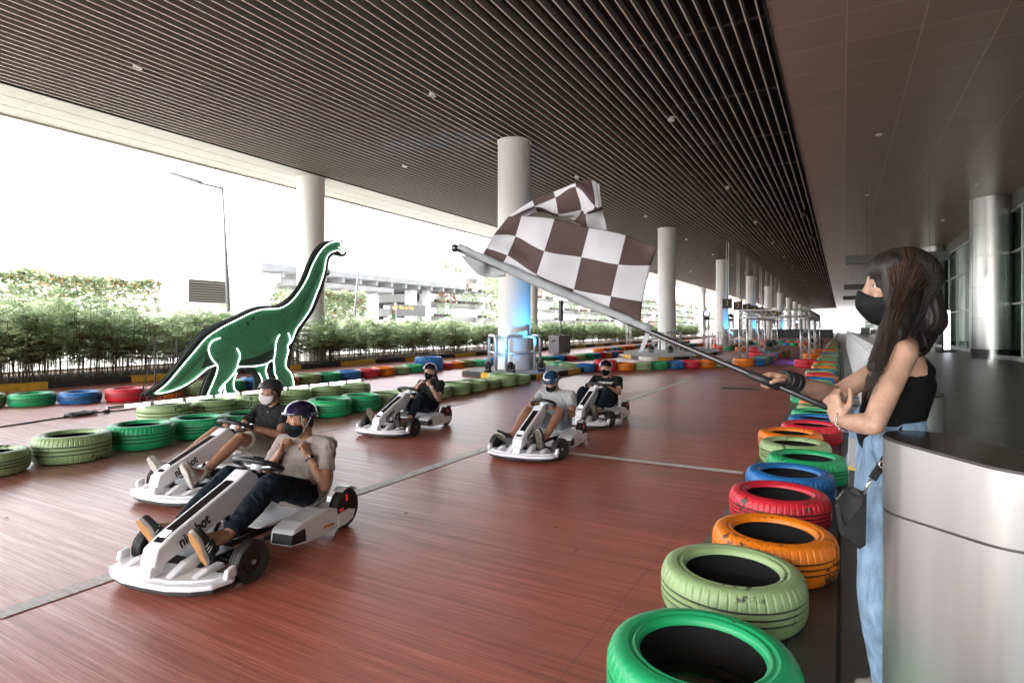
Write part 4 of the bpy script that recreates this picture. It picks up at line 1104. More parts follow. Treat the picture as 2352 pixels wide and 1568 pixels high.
# ================================================================ DINOSAUR SIGN
DX = -10.3
def dz(p, X=DX):
    q = on_x(287.1 + p[0] * .29297, 516.8 + p[1] * .29297, X); return (q.y, q.z)
body_o = [(240, 1310), (330, 1240), (450, 1100), (560, 970), (640, 880), (760, 800), (880, 740), (980, 690), (1080, 660), (1190, 655), (1250, 635), (1310, 590), (1380, 500), (1430, 410), (1470, 310), (1520, 220), (1580, 155), (1640, 130), (1680, 128), (1700, 150), (1720, 180), (1722, 205), (1700, 225), (1675, 203), (1640, 205), (1600, 225), (1575, 270), (1560, 360), (1530, 460), (1490, 560), (1450, 660), (1390, 750), (1340, 820), (1310, 900), (1275, 945), (1280, 985), (1265, 1040), (1260, 1110), (1300, 1160), (1320, 1230), (1325, 1300), 'G1335', 'G1190', (1200, 1290), (1190, 1200), (1172, 1160), (1160, 1062), (1100, 1090), (1020, 1105), (920, 1110), (880, 1115), (860, 1150), (820, 1200), (760, 1260), (735, 1300), 'G770', 'G632', (640, 1365), (650, 1320), (680, 1250), (715, 1160), (720, 1100), (650, 1120), (600, 1160), (540, 1210), (460, 1260), (360, 1300), (250, 1322)]
def conv(L_):
    out = []
    for p in L_:
        if isinstance(p, str):
            x = float(p[1:]); y, _ = dz((x, 1300)); out.append((y, .035))
        else: out.append(dz(p))
    return out
def smooth_poly(P, closed=True):
    out = []; n = len(P)
    for i in range(n if closed else n - 1):
        p0, p1, p2, p3 = (P[(i - 1) % n] if closed or i else P[i]), P[i], P[(i + 1) % n], (P[(i + 2) % n] if closed or i < n - 2 else P[i + 1])
        for q in (0, .33, .66):
            out.append(tuple(.5 * ((2 * p1[k]) + (-p0[k] + p2[k]) * q + (2 * p0[k] - 5 * p1[k] + 4 * p2[k] - p3[k]) * q * q + (-p0[k] + 3 * p1[k] - 3 * p2[k] + p3[k]) * q ** 3) for k in (0, 1)))
    if not closed: out.append(P[-1])
    return out
def offset(P, d):
    n = len(P); out = []; area = sum(P[i][0] * P[(i + 1) % n][1] - P[(i + 1) % n][0] * P[i][1] for i in range(n)); sg = 1 if area > 0 else -1
    for i in range(n):
        a, b2, c = Vector(P[i - 1]), Vector(P[i]), Vector(P[(i + 1) % n])
        t = ((c - b2).normalized() + (b2 - a).normalized()); t = t.normalized() if t.length > 1e-6 else (c - b2).normalized()
        q = b2 + Vector((t.y, -t.x)) * d * sg; out.append((q.x, max(.02, q.y)))
    return out
M_dgreen = mat('dinosaur_green', (.065, .29, .135), .5, var=.12, vscale=2)
M_dgreen2 = mat('dinosaur_dark_green', (.010, .16, .06), .5)
M_dblack = mat('sign_black_board', (.020, .022, .018), .5, var=.2, vscale=4)
M_neon = mat('neon_tube', (.95, .95, .95), .3, emis=(.93, .96, 1.0), estr=1.2)
M_ink = mat('ink_lines', (.010, .030, .015), .6)
B0 = smooth_poly(conv(body_o))
far_rear = conv([(800, 1100), (930, 1100), (900, 1160), (876, 1220), (882, 1290), 'G925', 'G830', (805, 1290), (800, 1230)])
far_front = conv([(1035, 1095), (1135, 1085), (1125, 1140), (1145, 1210), (1180, 1290), 'G1190', 'G1095', (1090, 1290), (1095, 1210), (1070, 1160)])
root = empty('dinosaur_sign', (DX, 7.0, 0), 0, 'green long-necked dinosaur cut-out sign edged with glowing white neon tube', 'neon sign')
def off(P): return [(y - 7.0, z) for y, z in P]
def board(P, x0, x1, m, name, parent=root):
    from mathutils.geometry import delaunay_2d_cdt
    Q = off(P); n = len(Q); vs, es, fs, *_ = delaunay_2d_cdt([Vector(p) for p in Q], [(i, (i + 1) % n) for i in range(n)], [], 1, 1e-5)
    b = MB(); k = len(vs)
    b.add([(x1, p.x, p.y) for p in vs] + [(x0, p.x, p.y) for p in vs], [tuple(f) for f in fs] + [tuple(k + i for i in reversed(f)) for f in fs])
    b.add([(x1, p[0], p[1]) for p in Q] + [(x0, p[0], p[1]) for p in Q], [(i, (i + 1) % n, n + (i + 1) % n, n + i) for i in range(n)])
    return b.build(name, m, parent)
bd = board(B0, -.035, 0.0, M_dgreen, 'green_board')
board(smooth_poly(far_rear), -.115, -.095, M_dgreen2, 'far_leg'); board(smooth_poly(far_front), -.115, -.095, M_dgreen2, 'far_leg')
back_o = [(160, 1345), (152, 1320), (200, 1285), (300, 1215), (400, 1100), (500, 955), (600, 840), (660, 798), (860, 715), (1000, 650), (1100, 632), (1180, 630), (1260, 590), (1340, 510), (1400, 400), (1440, 300), (1490, 200), (1560, 135), (1640, 118), (1700, 120), (1716, 150), (1732, 185), (1738, 218), (1715, 246), (1680, 243), (1640, 235), (1605, 260), (1592, 310), (1572, 420), (1525, 560), (1475, 680), (1405, 780), (1352, 860), (1316, 930), (1296, 1000), (1282, 1100), (1325, 1180), (1340, 1230), (1342, 1290), 'G1346', 'G1170', (1165, 1290), (1158, 1220), (1140, 1180), (1132, 1110), (1100, 1118), (1020, 1128), (930, 1132), (890, 1150), (840, 1230), (790, 1300), 'G792', 'G585', (588, 1365), (598, 1310), (622, 1240), (648, 1175), (655, 1145), (600, 1180), (540, 1235), (450, 1290), (360, 1322), (250, 1348), (200, 1350)]
B1 = []
for p in back_o:
    if isinstance(p, str): B1.append((dz((float(p[1:]), 1300), DX - .13)[0], .03))
    else: B1.append(dz(p, DX - .13))
B1 = smooth_poly(B1)
board(B1, -.135, -.12, M_dblack, 'backing_board'); board([(y - .012, z) for y, z in B1], -.18, -.170, M_dblack, 'rear_backing_board')
def legback(L_):
    q = smooth_poly(conv(L_)); cy = sum(p[0] for p in q) / len(q); return [(cy + (y - cy) * 1.35 - .05, z) for y, z in q]
board(legback([(1035, 1130), (1135, 1130), (1125, 1160), (1145, 1210), (1180, 1290), 'G1190', 'G1095', (1090, 1290), (1095, 1210), (1070, 1160)]), -.245, -.23, M_dblack, 'far_leg_backing')
b = MB()
for yy in (8.6, 7.2, 6.3, 5.9, 8.8): b.tube([(-.30, yy - 7, 0.0), (-.30, yy - 7, 1.2)], .015, 6); b.tube([(-.30, yy - 7, 1.0), (-.8, yy - 7, .02)], .012, 6)
b.build('support_strut', M_blackk, root)
def neon(L_, closed=False, x=.012, r=.0062):
    P = smooth_poly(conv(L_), False); b = MB(); b.tube([(x, y - 7, z) for y, z in P], r, 7, closed=closed); return b
head_end = body_o.index('G1335')
o1 = neon(body_o[:head_end] + ['G1330']); o1.build('neon_tube', M_neon, root, smooth=True)
i2 = body_o.index('G1190'); i3 = body_o.index('G770')
neon(body_o[i2 + 1:i3]).build('neon_tube', M_neon, root, smooth=True)
i4 = body_o.index('G632')
neon(body_o[i4 + 1:] + [(240, 1310)]).build('neon_tube', M_neon, root, smooth=True)
for L_ in ([(745, 885), (690, 905), (660, 945), (658, 1000), (680, 1050), (722, 1098)], [(875, 965), (895, 1000), (900, 1030), (885, 1080), (878, 1115)], [(1210, 858), (1185, 910), (1175, 1000), (1163, 1060)], [(1278, 845), (1292, 880), (1290, 920), (1275, 945)], [(1672, 180), (1690, 175), (1700, 205), (1716, 190), (1690, 150), (1700, 140)], [(740, 1350), (755, 1290), (780, 1275), (770, 1350)]):
    neon(L_).build('neon_tube', M_neon, root, smooth=True)
for P in (far_rear[2:], far_front): 
    b = MB(); b.tube([(-.085, y - 7, z) for y, z in smooth_poly(P, False)], .0075, 7); b.build('neon_tube', M_neon, root, smooth=True)
b = MB()
def ink(L_, r=.0035): b.tube([(.0015, y - 7, z) for y, z in smooth_poly(conv(L_), False)], r, 4)
rr = random.Random(8)
for i in range(16):      # hatching on the tail, belly and neck
    x = 345 + i * 18; y = 1285 - i * 17; ink([(x, y), (x + 18, y - 25), (x + 26, y - 62 - i * 3)], .0025)
for i in range(13): x = 975 + i * 14; ink([(x, 990 - abs(i - 6) * 4), (x + 2, 1035 - abs(i - 6) * 6)], .0025)
for i in range(20): x = 1345 + i * 9; y = 735 - i * 18; ink([(x, y), (x + 16, y - 26), (x + 20, y - 60)], .0022)
for i in range(9): x = 690 + i * 16; ink([(x, 1250 + i * 2), (x + 6, 1180 + i * 3)], .0025)
ink([(900, 1060), (960, 1050), (1040, 1030), (1100, 1020), (1165, 990)], .005); ink([(760, 880), (830, 900), (880, 960), (890, 1000)]); ink([(1150, 700), (1200, 700), (1250, 760), (1240, 830)])
ink([(1100, 800), (1105, 860), (1130, 920)]); ink([(930, 1000), (935, 1040), (960, 1050)]); ink([(720, 1010), (760, 990), (830, 980)]); ink([(1215, 655), (1245, 690), (1255, 655)], .006)
ink([(340, 1290), (420, 1235), (520, 1130), (600, 1030), (640, 960)]); ink([(1340, 800), (1345, 700), (1370, 660)], .005); ink([(1480, 400), (1500, 330), (1530, 270)]); ink([(1130, 970), (1160, 930), (1150, 990), (1175, 950)], .006); ink([(700, 1050), (735, 1060), (720, 1080)], .008)
b.build('ink_drawing', M_ink, bd)
b = MB()
for x, y, s_ in ((1005, 732, 10), (962, 773, 10), (893, 788, 6), (1057, 683, 4), (1053, 745, 4), (1097, 707, 3), (912, 834, 4), (818, 817, 4), (770, 815, 5), (692, 860, 6), (835, 790, 3), (660, 897, 4)):
    yy, zz_ = dz((x, y)); b.prism([(yy - 7 + math.cos(a) * s_ * .0032, zz_ + math.sin(a) * s_ * .0032) for a in [2 * PI * q / 14 for q in range(14)]], .0005, .0035, 'x')
y1, z1 = 0, 0
bell = smooth_poly(conv([(895, 1075), (960, 1050), (1060, 1020), (1165, 975), (1158, 1055), (1100, 1083), (1000, 1100), (890, 1100)])); b.prism(off(bell), .0005, .003, 'x')
th = smooth_poly(conv([(640, 990), (655, 1010), (675, 1060), (705, 1092), (640, 1110), (600, 1130), (625, 1060)])); b.prism(off(th), .0005, .003, 'x')
b.build('black_patches', M_ink, bd)
# light tube over the sage tyres
root = empty('light_tube', (-8.22, 4.0, .0), 0, 'long glowing segmented light tube lying across the sage tyres before the dinosaur', 'light tube')
b = MB(); b.tube([(0, 0, .325), (0, 4.55, .325)], .019, 10); b.build('tube', mat('light_tube', (.8, .8, .8), .3, emis=(.95, .97, 1), estr=1.0), root, smooth=True)
b = MB()
for k in range(9): b.tube([(0, .5 + k * .45, .325), (0, .56 + k * .45, .325)], .021, 10)
b.tube([(0, -.03, .325), (0, .18, .325)], .022, 10); b.tube([(0, 4.5, .325), (0, 4.6, .325)], .022, 10); b.build('clips', M_alu, root)
# cable on the floor at the left
p0, p1 = gp(0, 982), gp(212, 950); P = [p0 + (p1 - p0) * t + Vector((0, math.sin(t * 9) * .03, .012)) for t in [i / 14 for i in range(15)]]
p2 = gp(312, 940); P += [p1 + (p2 - p1) * t + Vector((0, 0, .012)) for t in (.3, .6, 1)]
root = empty('floor_cable', (0, 0, 0), 0, 'black cable with a bunched connector lying on the white-lit floor at the left', 'cable')
b = MB(); b.tube(P, .011, 6); b.build('cable', M_lampb, root, smooth=True)
b = MB(); c = gp(188, 955) + Vector((0, 0, .03)); rr = random.Random(3)
b.tube([c + Vector((math.cos(q * .9) * .14, math.sin(q * .9) * .22, .02 * math.sin(q * 2.3) + .01)) for q in range(22)], .013, 6); b.sphere(c, (.06, .16, .035), 12, 8); b.sphere(c + Vector((.02, .34, .0)), (.03, .07, .03), 10, 6); b.build('connector', M_lampb, root, smooth=True)

# ================================================================ GO-KARTS
M_kw = mat('kart_white', (.80, .80, .83), .33, var=.05, vscale=3, coat=.3)
M_kb = mat('kart_black', (.016, .016, .018), .42, var=.3, vscale=9)
M_kg = mat('kart_gloss_black', (.008, .008, .010), .08, coat=.6)
M_rub = mat('kart_rubber', (.020, .019, .018), .62, var=.35, vscale=20, bump=.2, bscale=80)
M_red = mat('red_lamp', (.6, .02, .02), .4, emis=(1, .05, .04), estr=.03)
M_orr = mat('orange_reflector', (.75, .25, .03), .3)
M_hl = mat('kart_headlight', (.9, .93, 1), .2, emis=(.85, .9, 1.0), estr=1.3)
M_txt = mat('kart_lettering', (.02, .025, .04), .4)
M_metal = mat('kart_metal', (.5, .5, .5), .3, metal=1)
def kart_wheel(r, wd, name, parent, loc, hub):
    o = MB(); o.lathe([(r * .45, -wd * .30), (r * .58, -wd * .48), (r * .90, -wd * .50), (r * .985, -wd * .34), (r, -wd * .18), (r - .004, -wd * .15), (r - .004, -wd * .11), (r, -wd * .08), (r, wd * .08), (r - .004, wd * .11), (r - .004, wd * .15), (r, wd * .18), (r * .985, wd * .34), (r * .90, wd * .50), (r * .58, wd * .48), (r * .45, wd * .30)], 40, Matrix.Rotation(R(90), 4, 'X'))
    w_ = o.build(name, M_rub, parent, auto=50); w_.location = loc
    h = MB(); h.lathe([(0, -wd * .33), (r * .46, -wd * .28), (r * .46, wd * .28), (0, wd * .33)], 28, Matrix.Rotation(R(90), 4, 'X')); h.build('rim', M_kb, w_, auto=30)
    n = MB(); sy = 1 if loc[1] > 0 else -1
    if hub:
        n.tube([(0, sy * wd * .25, 0), (0, sy * wd * .52, 0)], .014, 6); n.tube([(0, sy * wd * .5, 0), (0, sy * wd * .60, 0)], .007, 8); n.build('hub_nut', M_metal, w_)
    else:
        for a in (80, 5, -95):
            a = R(a); n.box(r * .40, r * .72, sy * wd * .50 - .003, sy * wd * .50 + .003, -.008, .008, None, Matrix.Rotation(-a, 4, 'Y'))
        n.build('red_light', M_red, w_)
    return w_
def make_kart():
    k = empty('go_kart', (0, 0, 0), 0, '-', 'go-kart', 'white electric go-karts')
    # front bumper plate with its ridges
    out = [(1.255, 0), (1.25, .15), (1.215, .27), (1.16, .355), (1.06, .385), (1.025, .375), (1.04, .31), (1.02, .24), (.985, .20), (.98, 0)]
    pol = out + [(x, -y) for x, y in reversed(out[1:-1])]
    b = MB(); b.prism(pol, .058, .086); fb = b.build('front_bumper', M_kw, k, bevel=.010)
    inner = [(x - .035 if x > 1.1 else x + .01, y * .93) for x, y in pol]
    b = MB(); b.prism(inner, .0865, .100); b.build('raised_deck', M_kw, fb, bevel=.006)
    for s_ in (-1, 1):
        for yc in (.105, .235):
            b = MB()
            q = [(1.235 - yc * .25, .095), (1.11 - yc * .1, .150 - (yc - .1) * .2), (.985, .165 - (yc - .1) * .3), (.975, .095)]
            b.prism(q, s_ * yc - .026, s_ * yc + .026, 'y'); b.build('ridge', M_kw, fb, bevel=.010)
        b = MB(); q = [(1.10, .088), (1.09, .135), (1.035, .145), (1.03, .088)]; b.prism(q, s_ * .375 - .014, s_ * .375 + .014, 'y'); b.build('end_fin', M_kw, fb, bevel=.008)
    b = MB(); b.prism([(x - .02 if x > 1.1 else x - .03, y * .97) for x, y in pol], .030, .0575); b.build('splitter', M_kb, fb, bevel=.006)
    b = MB(); b.prism([(1.16, .10), (1.245, .10), (1.235, .155), (1.15, .175)], -.040, .040, 'y'); b.build('nose_mount', M_kw, fb, bevel=.01)
    # steering body : long slab
    prof = [(1.225, .165), (1.215, .145), (1.17, .150), (1.06, .180), (.88, .240), (.64, .300), (.525, .385), (.505, .420), (.53, .462), (.60, .505), (.70, .452), (1.12, .285), (1.205, .235)]
    b = MB(); b.prism(prof, -.052, .052, 'y'); sb = b.build('steering_body', M_kw, k, bevel=.012)
    b = MB(); b.prism([(.66, .462), (.70, .4565), (1.12, .289), (1.165, .262), (1.17, .25), (.70, .438), (.66, .445)], -.030, .030, 'y'); b.build('gloss_strip', M_kg, sb, bevel=.003)
    b = MB(); b.prism([(1.10, .299), (1.135, .286), (1.14, .276), (1.10, .290)], -.022, .022, 'y'); b.build('headlight', M_hl, sb)
    t = Vector((-.915, 0, .40)).normalized(); u_ = Vector((.40, 0, .915)).normalized()
    for s_ in (1, -1):
        X_ = t * s_; M_ = Matrix(((X_.x, u_.x, 0, .985), (0, 0, s_, s_ * .0525), (X_.z, u_.z, 0, .264), (0, 0, 0, 1)))
        text('lettering', 'ninebot', .090, M_ @ Matrix.Scale(.74, 4, (1, 0, 0)), M_txt, sb, .0012, offset=.0026)
    # steering wheel
    sw = MB(); Mt = Matrix.Rotation(R(-25), 4, 'Y')
    sw.tube([Mt @ Vector((.135 * math.cos(a) * (1 if abs(math.cos(a)) < .8 else .93), .150 * math.sin(a), 0)) for a in [2 * PI * q / 40 for q in range(40)]], .0175, 12, closed=True)
    sw_o = sw.build('steering_wheel', M_kb, k, smooth=True); sw_o.location = (.465, 0, .505)
    b = MB()
    for a in (90, 270, 180):
        a = R(a); b.tube([Mt @ Vector((0, 0, -.018)), Mt @ Vector((.07 * math.cos(a), .07 * math.sin(a), -.014)), Mt @ Vector((.13 * math.cos(a), .142 * math.sin(a), 0))], [.022, .014, .011], 8)
    b.build('spoke', M_metal, sw_o, smooth=True)
    b = MB(); b.lathe([(0, .012), (.035, .010), (.042, -.02), (.03, -.05), (0, -.05)], 24, Mt); b.build('hub', M_kw, sw_o, auto=40)
    b = MB(); b.tube([(.50, 0, .46), (.58, 0, .43)], .028, 12); b.build('column', M_kb, k)
    # chassis
    b = MB(); b.tube([(.10, .045, .095), (.55, .045, .10), (1.02, .03, .10)], .020, 10); b.tube([(.10, -.045, .095), (.55, -.045, .10), (1.02, -.03, .10)], .020, 10)
    b.tube([(.86, -.33, .10), (.86, .33, .10)], .016, 10); b.tube([(.93, -.32, .11), (.93, .32, .11)], .010, 8)
    for s_ in (-1, 1): b.tube([(.30, s_ * .20, .10), (.60, s_ * .17, .10), (.80, s_ * .27, .105)], .014, 8)
    b.tube([(.30, -.22, .10), (.30, .22, .10)], .018, 8); b.tube([(.72, 0, .29), (.70, 0, .10)], .020, 8); b.tube([(.80, .03, .25), (.88, .03, .11)], .012, 8)
    b.build('chassis', M_kb, k, smooth=True)
    b = MB(); b.prism([(.80, .05), (1.03, .05), (1.05, .10), (1.0, .125), (.80, .125)], -.16, .16, 'y'); b.build('foot_tray', M_kb, k, bevel=.01)
    for s_ in (-1, 1):
        b = MB(); b.tube([(1.00, s_ * .10, .12), (1.01, s_ * .17, .135)], .010, 6); b.box(1.0, 1.02, s_ * .17 - .045, s_ * .17 + .045, .10, .205, None, Matrix.Translation((0, 0, 0)))
        b.box(1.021, 1.035, s_ * .17 - .03, s_ * .17 + .03, .19, .21); b.build('pedal', M_kb, k, bevel=.004)
    for s_ in (-1, 1): kart_wheel(.112, .072, 'front_wheel', k, (.905, s_ * .350, .112), True)
    for s_ in (-1, 1): kart_wheel(.132, .070, 'rear_wheel', k, (0, s_ * .300, .132), False)
    # seat
    path = [(.62, .150, .20), (.50, .135, .215), (.34, .130, .20), (.16, .125, .195), (.04, .150, .19), (-.045, .215, .195), (-.095, .30, .190), (-.125, .37, .165), (-.135, .41, .12)]
    b = MB(); vs = []; fs = []; nx = 12
    for x, z, hw in path:
        for j in range(nx + 1):
            t_ = j / nx * 2 - 1; lip = .045 * max(0, abs(t_) - .62) / .38
            fr = .0 if x < .3 else -.03 * (1 - abs(t_)) * (x - .3) / .3
            vs.append((x + fr + (abs(t_) ** 2 * .045 if z > .2 else 0), hw * t_, z + (lip if z < .2 else 0)))
    for i in range(len(path) - 1):
        for j in range(nx): a = i * (nx + 1) + j; fs.append((a, a + 1, a + nx + 2, a + nx + 1))
    b.add(vs, fs); so = b.build('seat', M_kw, k, smooth=True); sm = so.modifiers.new('solid', 'SOLIDIFY'); sm.thickness = .016; sm.offset = -1; ss = so.modifiers.new('sub', 'SUBSURF'); ss.levels = 1; ss.render_levels = 2
    b = MB(); b.box(.02, .30, -.10, .10, .07, .118); b.build('seat_base', M_kb, k, bevel=.01)
    # rear drive unit and side pods
    b = MB(); b.prism([(-.10, .09), (.10, .08), (.13, .13), (.06, .175), (-.08, .17), (-.13, .13)], -.255, .255, 'y'); b.build('drive_unit', M_kw, k, bevel=.015)
    for s_ in (-1, 1):
        a0, a1 = (.205, .365) if s_ > 0 else (-.365, -.205)
        b = MB(); b.prism([(.585, .150), (.60, .075), (.44, .048), (.145, .040), (.15, .175), (.27, .205), (.50, .190), (.575, .165)], a0, a1, 'y')
        f0, f1 = (.349, .365) if s_ > 0 else (-.365, -.349)
        pod = b.build('side_pod', M_kw, k, bevel=.012)
        b = MB(); b.prism([(.144, .042), (.144, .130), (.02, .135), (-.045, .115), (-.02, .062), (.06, .042)], f0, f1, 'y'); b.build('pod_fin', M_kw, pod, bevel=.004)
        b = MB(); b.prism([(.592, .140), (.602, .085), (.47, .072), (.48, .150)], a0 + .02, a1 + .0025 if s_ > 0 else a1 - .02, 'y')
        for q in range(3): pass
        b.build('vent', M_kb, pod)
        b = MB(); yb2 = s_ * .3655; b.prism([(.30, .105), (.30, .090), (.20, .082), (.20, .097)], min(yb2, yb2 + s_ * .003), max(yb2, yb2 + s_ * .003), 'y'); b.build('reflector', M_orr, pod)
        b = MB(); q_ = []
        for i in range(9): a = R(62 + i * 9); q_.append((math.cos(a) * .144, .132 + math.sin(a) * .144))
        for i in range(8, -1, -1): a = R(62 + i * 9); q_.append((math.cos(a) * .1365, .132 + math.sin(a) * .1365))
        ya_, yb3 = (.262, .338) if s_ > 0 else (-.338, -.262)
        b.prism(q_, ya_, yb3, 'y'); b.build('rear_fender', M_kw, k)
    return reg(k)
KP_ = [(-3.264, 2.862, 10.1), (-4.661, 3.721, 6.1), (-5.123, 6.633, 6.4), (-2.96, 6.343, 5.7), (-3.13, 8.465, 2.8)]
klab = ['white go-kart nearest the camera, its driver in a glossy purple helmet', 'white go-kart behind it at the left, driven by the man in the white mask', 'white go-kart in the middle distance, driven by the woman in the dark polo', 'white go-kart with the driver in shorts looking down, blue lamp lit', 'rearmost white go-kart, driver in the black lettered tee']
kart0 = make_kart(); KARTS = []
for i, (x, y, ph) in enumerate(KP_):
    rz = R(ph - 90)
    if i == 0: k = kart0; k.location = (x, y, 0); k.rotation_euler = (0, 0, rz); k['label'] = klab[0]
    else: k = dup(kart0, (x, y, 0), rz, label=klab[i])
    KARTS.append(k)
    steer = (0, 0, 0, 26, 4)[i]; wsteer = (6, 0, 4, 24, 3)[i]
    for c in [o for o in bpy.data.objects if o.parent == k]:
        if c.name.startswith('steering_wheel'):
            n_ = Vector((-math.sin(R(25)), 0, math.cos(R(25)))); c.rotation_mode = 'QUATERNION'; c.rotation_quaternion = Matrix.Rotation(R(-steer * 1.6), 3, n_).to_quaternion()
        if c.name.startswith('front_wheel'): c.rotation_euler = (0, 0, R(-wsteer))

# ================================================================ PEOPLE
V = Vector
def skinmat(name, c):
    m = mat(name, c, .50, var=.28, vscale=22, bump=.16, bscale=170, detail=6)
    p = m.node_tree.nodes['Principled BSDF']; p.inputs['Subsurface Weight'].default_value = .10; p.inputs['Subsurface Radius'].default_value = (.010, .004, .002)
    return m
M_skin = skinmat('skin', (.36, .175, .105)); M_skin2 = skinmat('skin_light', (.42, .23, .15)); M_skinw = skinmat('skin_woman', (.44, .26, .18))
M_hair = mat('dark_hair', (.010, .007, .006), .55, var=.5, vscale=30, stretch=(6, 6, .5))
M_eye = mat('eye_white', (.60, .57, .53), .15); M_iris = mat('iris', (.012, .008, .006), .1)
def clothmat(name, c, rough=.85, var=.12, weave=380, col2=None):
    return mat(name, c, rough, var=var, vscale=9, bump=.22, bscale=weave, sheen=.15 if sum(c) > .3 else 0, spec=.2, col2=col2)
C_grey = clothmat('tee_grey_pink', (.27, .225, .205)); C_lgrey = clothmat('tee_light_grey', (.33, .33, .33)); C_black = clothmat('black_cotton', (.007, .007, .008)); C_polo = clothmat('polo_charcoal', (.012, .0115, .012))
C_jean = clothmat('dark_jeans', (.006, .011, .018), .8, .3); C_short = clothmat('beige_shorts', (.30, .26, .21)); C_short2 = clothmat('grey_blue_shorts', (.17, .19, .22)); C_jeanb = mat('light_blue_jeans', (.19, .29, .41), .9, var=.42, vscale=45, bump=.5, bscale=500, stretch=(1, 1, .35), detail=7)
C_mw = clothmat('mask_white', (.66, .62, .60)); C_mb = clothmat('mask_black', (.004, .004, .005), .6)

def rc(p0, r0, p1, r1, f0=False, f1=False, n=20):
    """closed round cone as (verts, faces)"""
    p0, p1 = V(p0), V(p1); t = p1 - p0; L_ = t.length
    if L_ < 1e-6: t = V((0, 0, 1)); L_ = 1e-6
    t = t / L_; a = t.orthogonal().normalized(); c = t.cross(a)
    rings = []
    if f0: rings.append((p0, r0 * .02)); rings.append((p0, r0))
    else:
        for q in range(0, 5): th = PI / 2 * q / 5; rings.append((p0 - t * r0 * math.cos(th), max(r0 * math.sin(th), r0 * .02)))
        rings.append((p0, r0))
    rings.append((p1, r1))
    if f1: rings.append((p1, r1 * .02))
    else:
        for q in range(4, -1, -1): th = PI / 2 * q / 5; rings.append((p1 + t * r1 * math.cos(th), max(r1 * math.sin(th), r1 * .02)))
    vs = []; fs = []
    for p, r in rings:
        for j in range(n): q = 2 * PI * j / n; vs.append(p + (a * math.cos(q) + c * math.sin(q)) * r)
    for i in range(len(rings) - 1):
        for j in range(n): fs.append((i * n + j, i * n + (j + 1) % n, (i + 1) * n + (j + 1) % n, (i + 1) * n + j))
    fs.append(tuple(range(n - 1, -1, -1))); fs.append(tuple((len(rings) - 1) * n + j for j in range(n)))
    return vs, fs
def el(c, r, M=None, n=18, m=12):
    b = MB(); b.sphere((0, 0, 0), r, n, m)
    c = V(c); return [c + ((M @ V(v)) if M else V(v)) for v in b.v], b.f
def blob(name, prims, voxel, m, parent, sm=6, wr=None, smf=.6):
    b = MB()
    for vs, fs in prims: b.add(vs, fs)
    me = b.mesh(name); o = bpy.data.objects.new(name, me); COL.objects.link(o)
    rm = o.modifiers.new('r', 'REMESH'); rm.mode = 'VOXEL'; rm.voxel_size = voxel; rm.adaptivity = 0
    s_ = o.modifiers.new('s', 'SMOOTH'); s_.factor = smf; s_.iterations = sm
    me2 = bpy.data.meshes.new_from_object(o.evaluated_get(bpy.context.evaluated_depsgraph_get()))
    bpy.data.objects.remove(o); bpy.data.meshes.remove(me); me2.name = name
    if wr:
        amp, sc_, st, seed = wr
        k = len(me2.vertices); co = np.empty(k * 3); me2.vertices.foreach_get('co', co); co = co.reshape(-1, 3)
        no = np.array([v.normal[:] for v in me2.vertices])
        off_ = V((seed * 3.1, seed * 1.7, seed * 5.3))
        for i in range(k):
            p = V(co[i]); q = V((p.x * st[0], p.y * st[1], p.z * st[2])) * sc_ + off_
            wv = noise.noise(q * .4) * 1.2
            f_ = 1 - abs(noise.noise(q + V((wv, wv, wv)))) * 2.2
            f2 = noise.noise(q * 2.3 + V((9, 3, 1)))
            co[i] += no[i] * amp * (f_ * .8 + f2 * .35 - .12)
        me2.vertices.foreach_set('co', co.ravel()); me2.update()
    return link(name, me2, m, parent, True)

def hand(W, d, n, left, curls, S, spread=.0, thumb='side', flen=1.0):
    """primitives of a hand : W wrist, d towards the knuckles, n palm normal"""
    W = V(W); d = V(d).normalized(); n = V(n); n = (n - d * n.dot(d)).normalized(); s = d.cross(n) * (-1 if left else 1)
    P = []
    offs = (.0275, .0095, -.0085, -.0255); lens = (.070, .078, .073, .057); rad = (.0088, .0090, .0086, .0076)
    klen = (.086, .090, .086, .078)
    K_ = [W + d * klen[i] * S + s * offs[i] * S - n * (.002 * S) for i in range(4)]
    for i in range(4): P.append(rc(W + s * offs[i] * .62 * S + d * .004, .0150 * S, K_[i], .0118 * S, n=12))
    P.append(rc(W + d * .02 * S + s * .012 * S + n * .006 * S, .014 * S, W + d * .065 * S + s * .014 * S + n * .004 * S, .012 * S, n=12))
    for i in range(4):
        p = K_[i]; a = 0; cu = curls[i] if isinstance(curls[0], (tuple, list)) else curls
        for j, fr in enumerate((.46, .30, .24)):
            a += R(cu[j]); q = (d * math.cos(a) + n * math.sin(a)); q = (q + s * spread * (1.5 - i) * .5 * math.cos(a)).normalized()
            p2 = p + q * lens[i] * fr * S * flen; r0 = rad[i] * (1 - .07 * j) * S; r1 = rad[i] * (1 - .07 * (j + 1)) * S
            P.append(rc(p, r0 * 1.04, p2, r1, n=12)); p = p2
    tb = W + d * .022 * S + s * .020 * S + n * .006 * S
    if thumb == 'side': seq = ((.62, .66, .30, .042, .0135, .0115), (.88, .22, .35, .032, .0112, .0098), (.92, -.05, .38, .025, .0098, .0080))
    else: seq = ((.55, .60, .55, .042, .0135, .0115), (.72, .05, .75, .032, .0112, .0098), (.55, -.45, .70, .026, .0098, .0082))
    p = tb
    for a, b_, c, L_, r0, r1 in seq:
        q = (d * a + s * b_ + n * c).normalized(); p2 = p + q * L_ * S; P.append(rc(p, r0 * S, p2, r1 * S, n=12)); p = p2
    return P
def basis(f, u):
    f = V(f).normalized(); u = V(u); u = (u - f * u.dot(f)).normalized(); l = u.cross(f)
    return Matrix((f, l, u)).transposed()          # columns forward, left, up
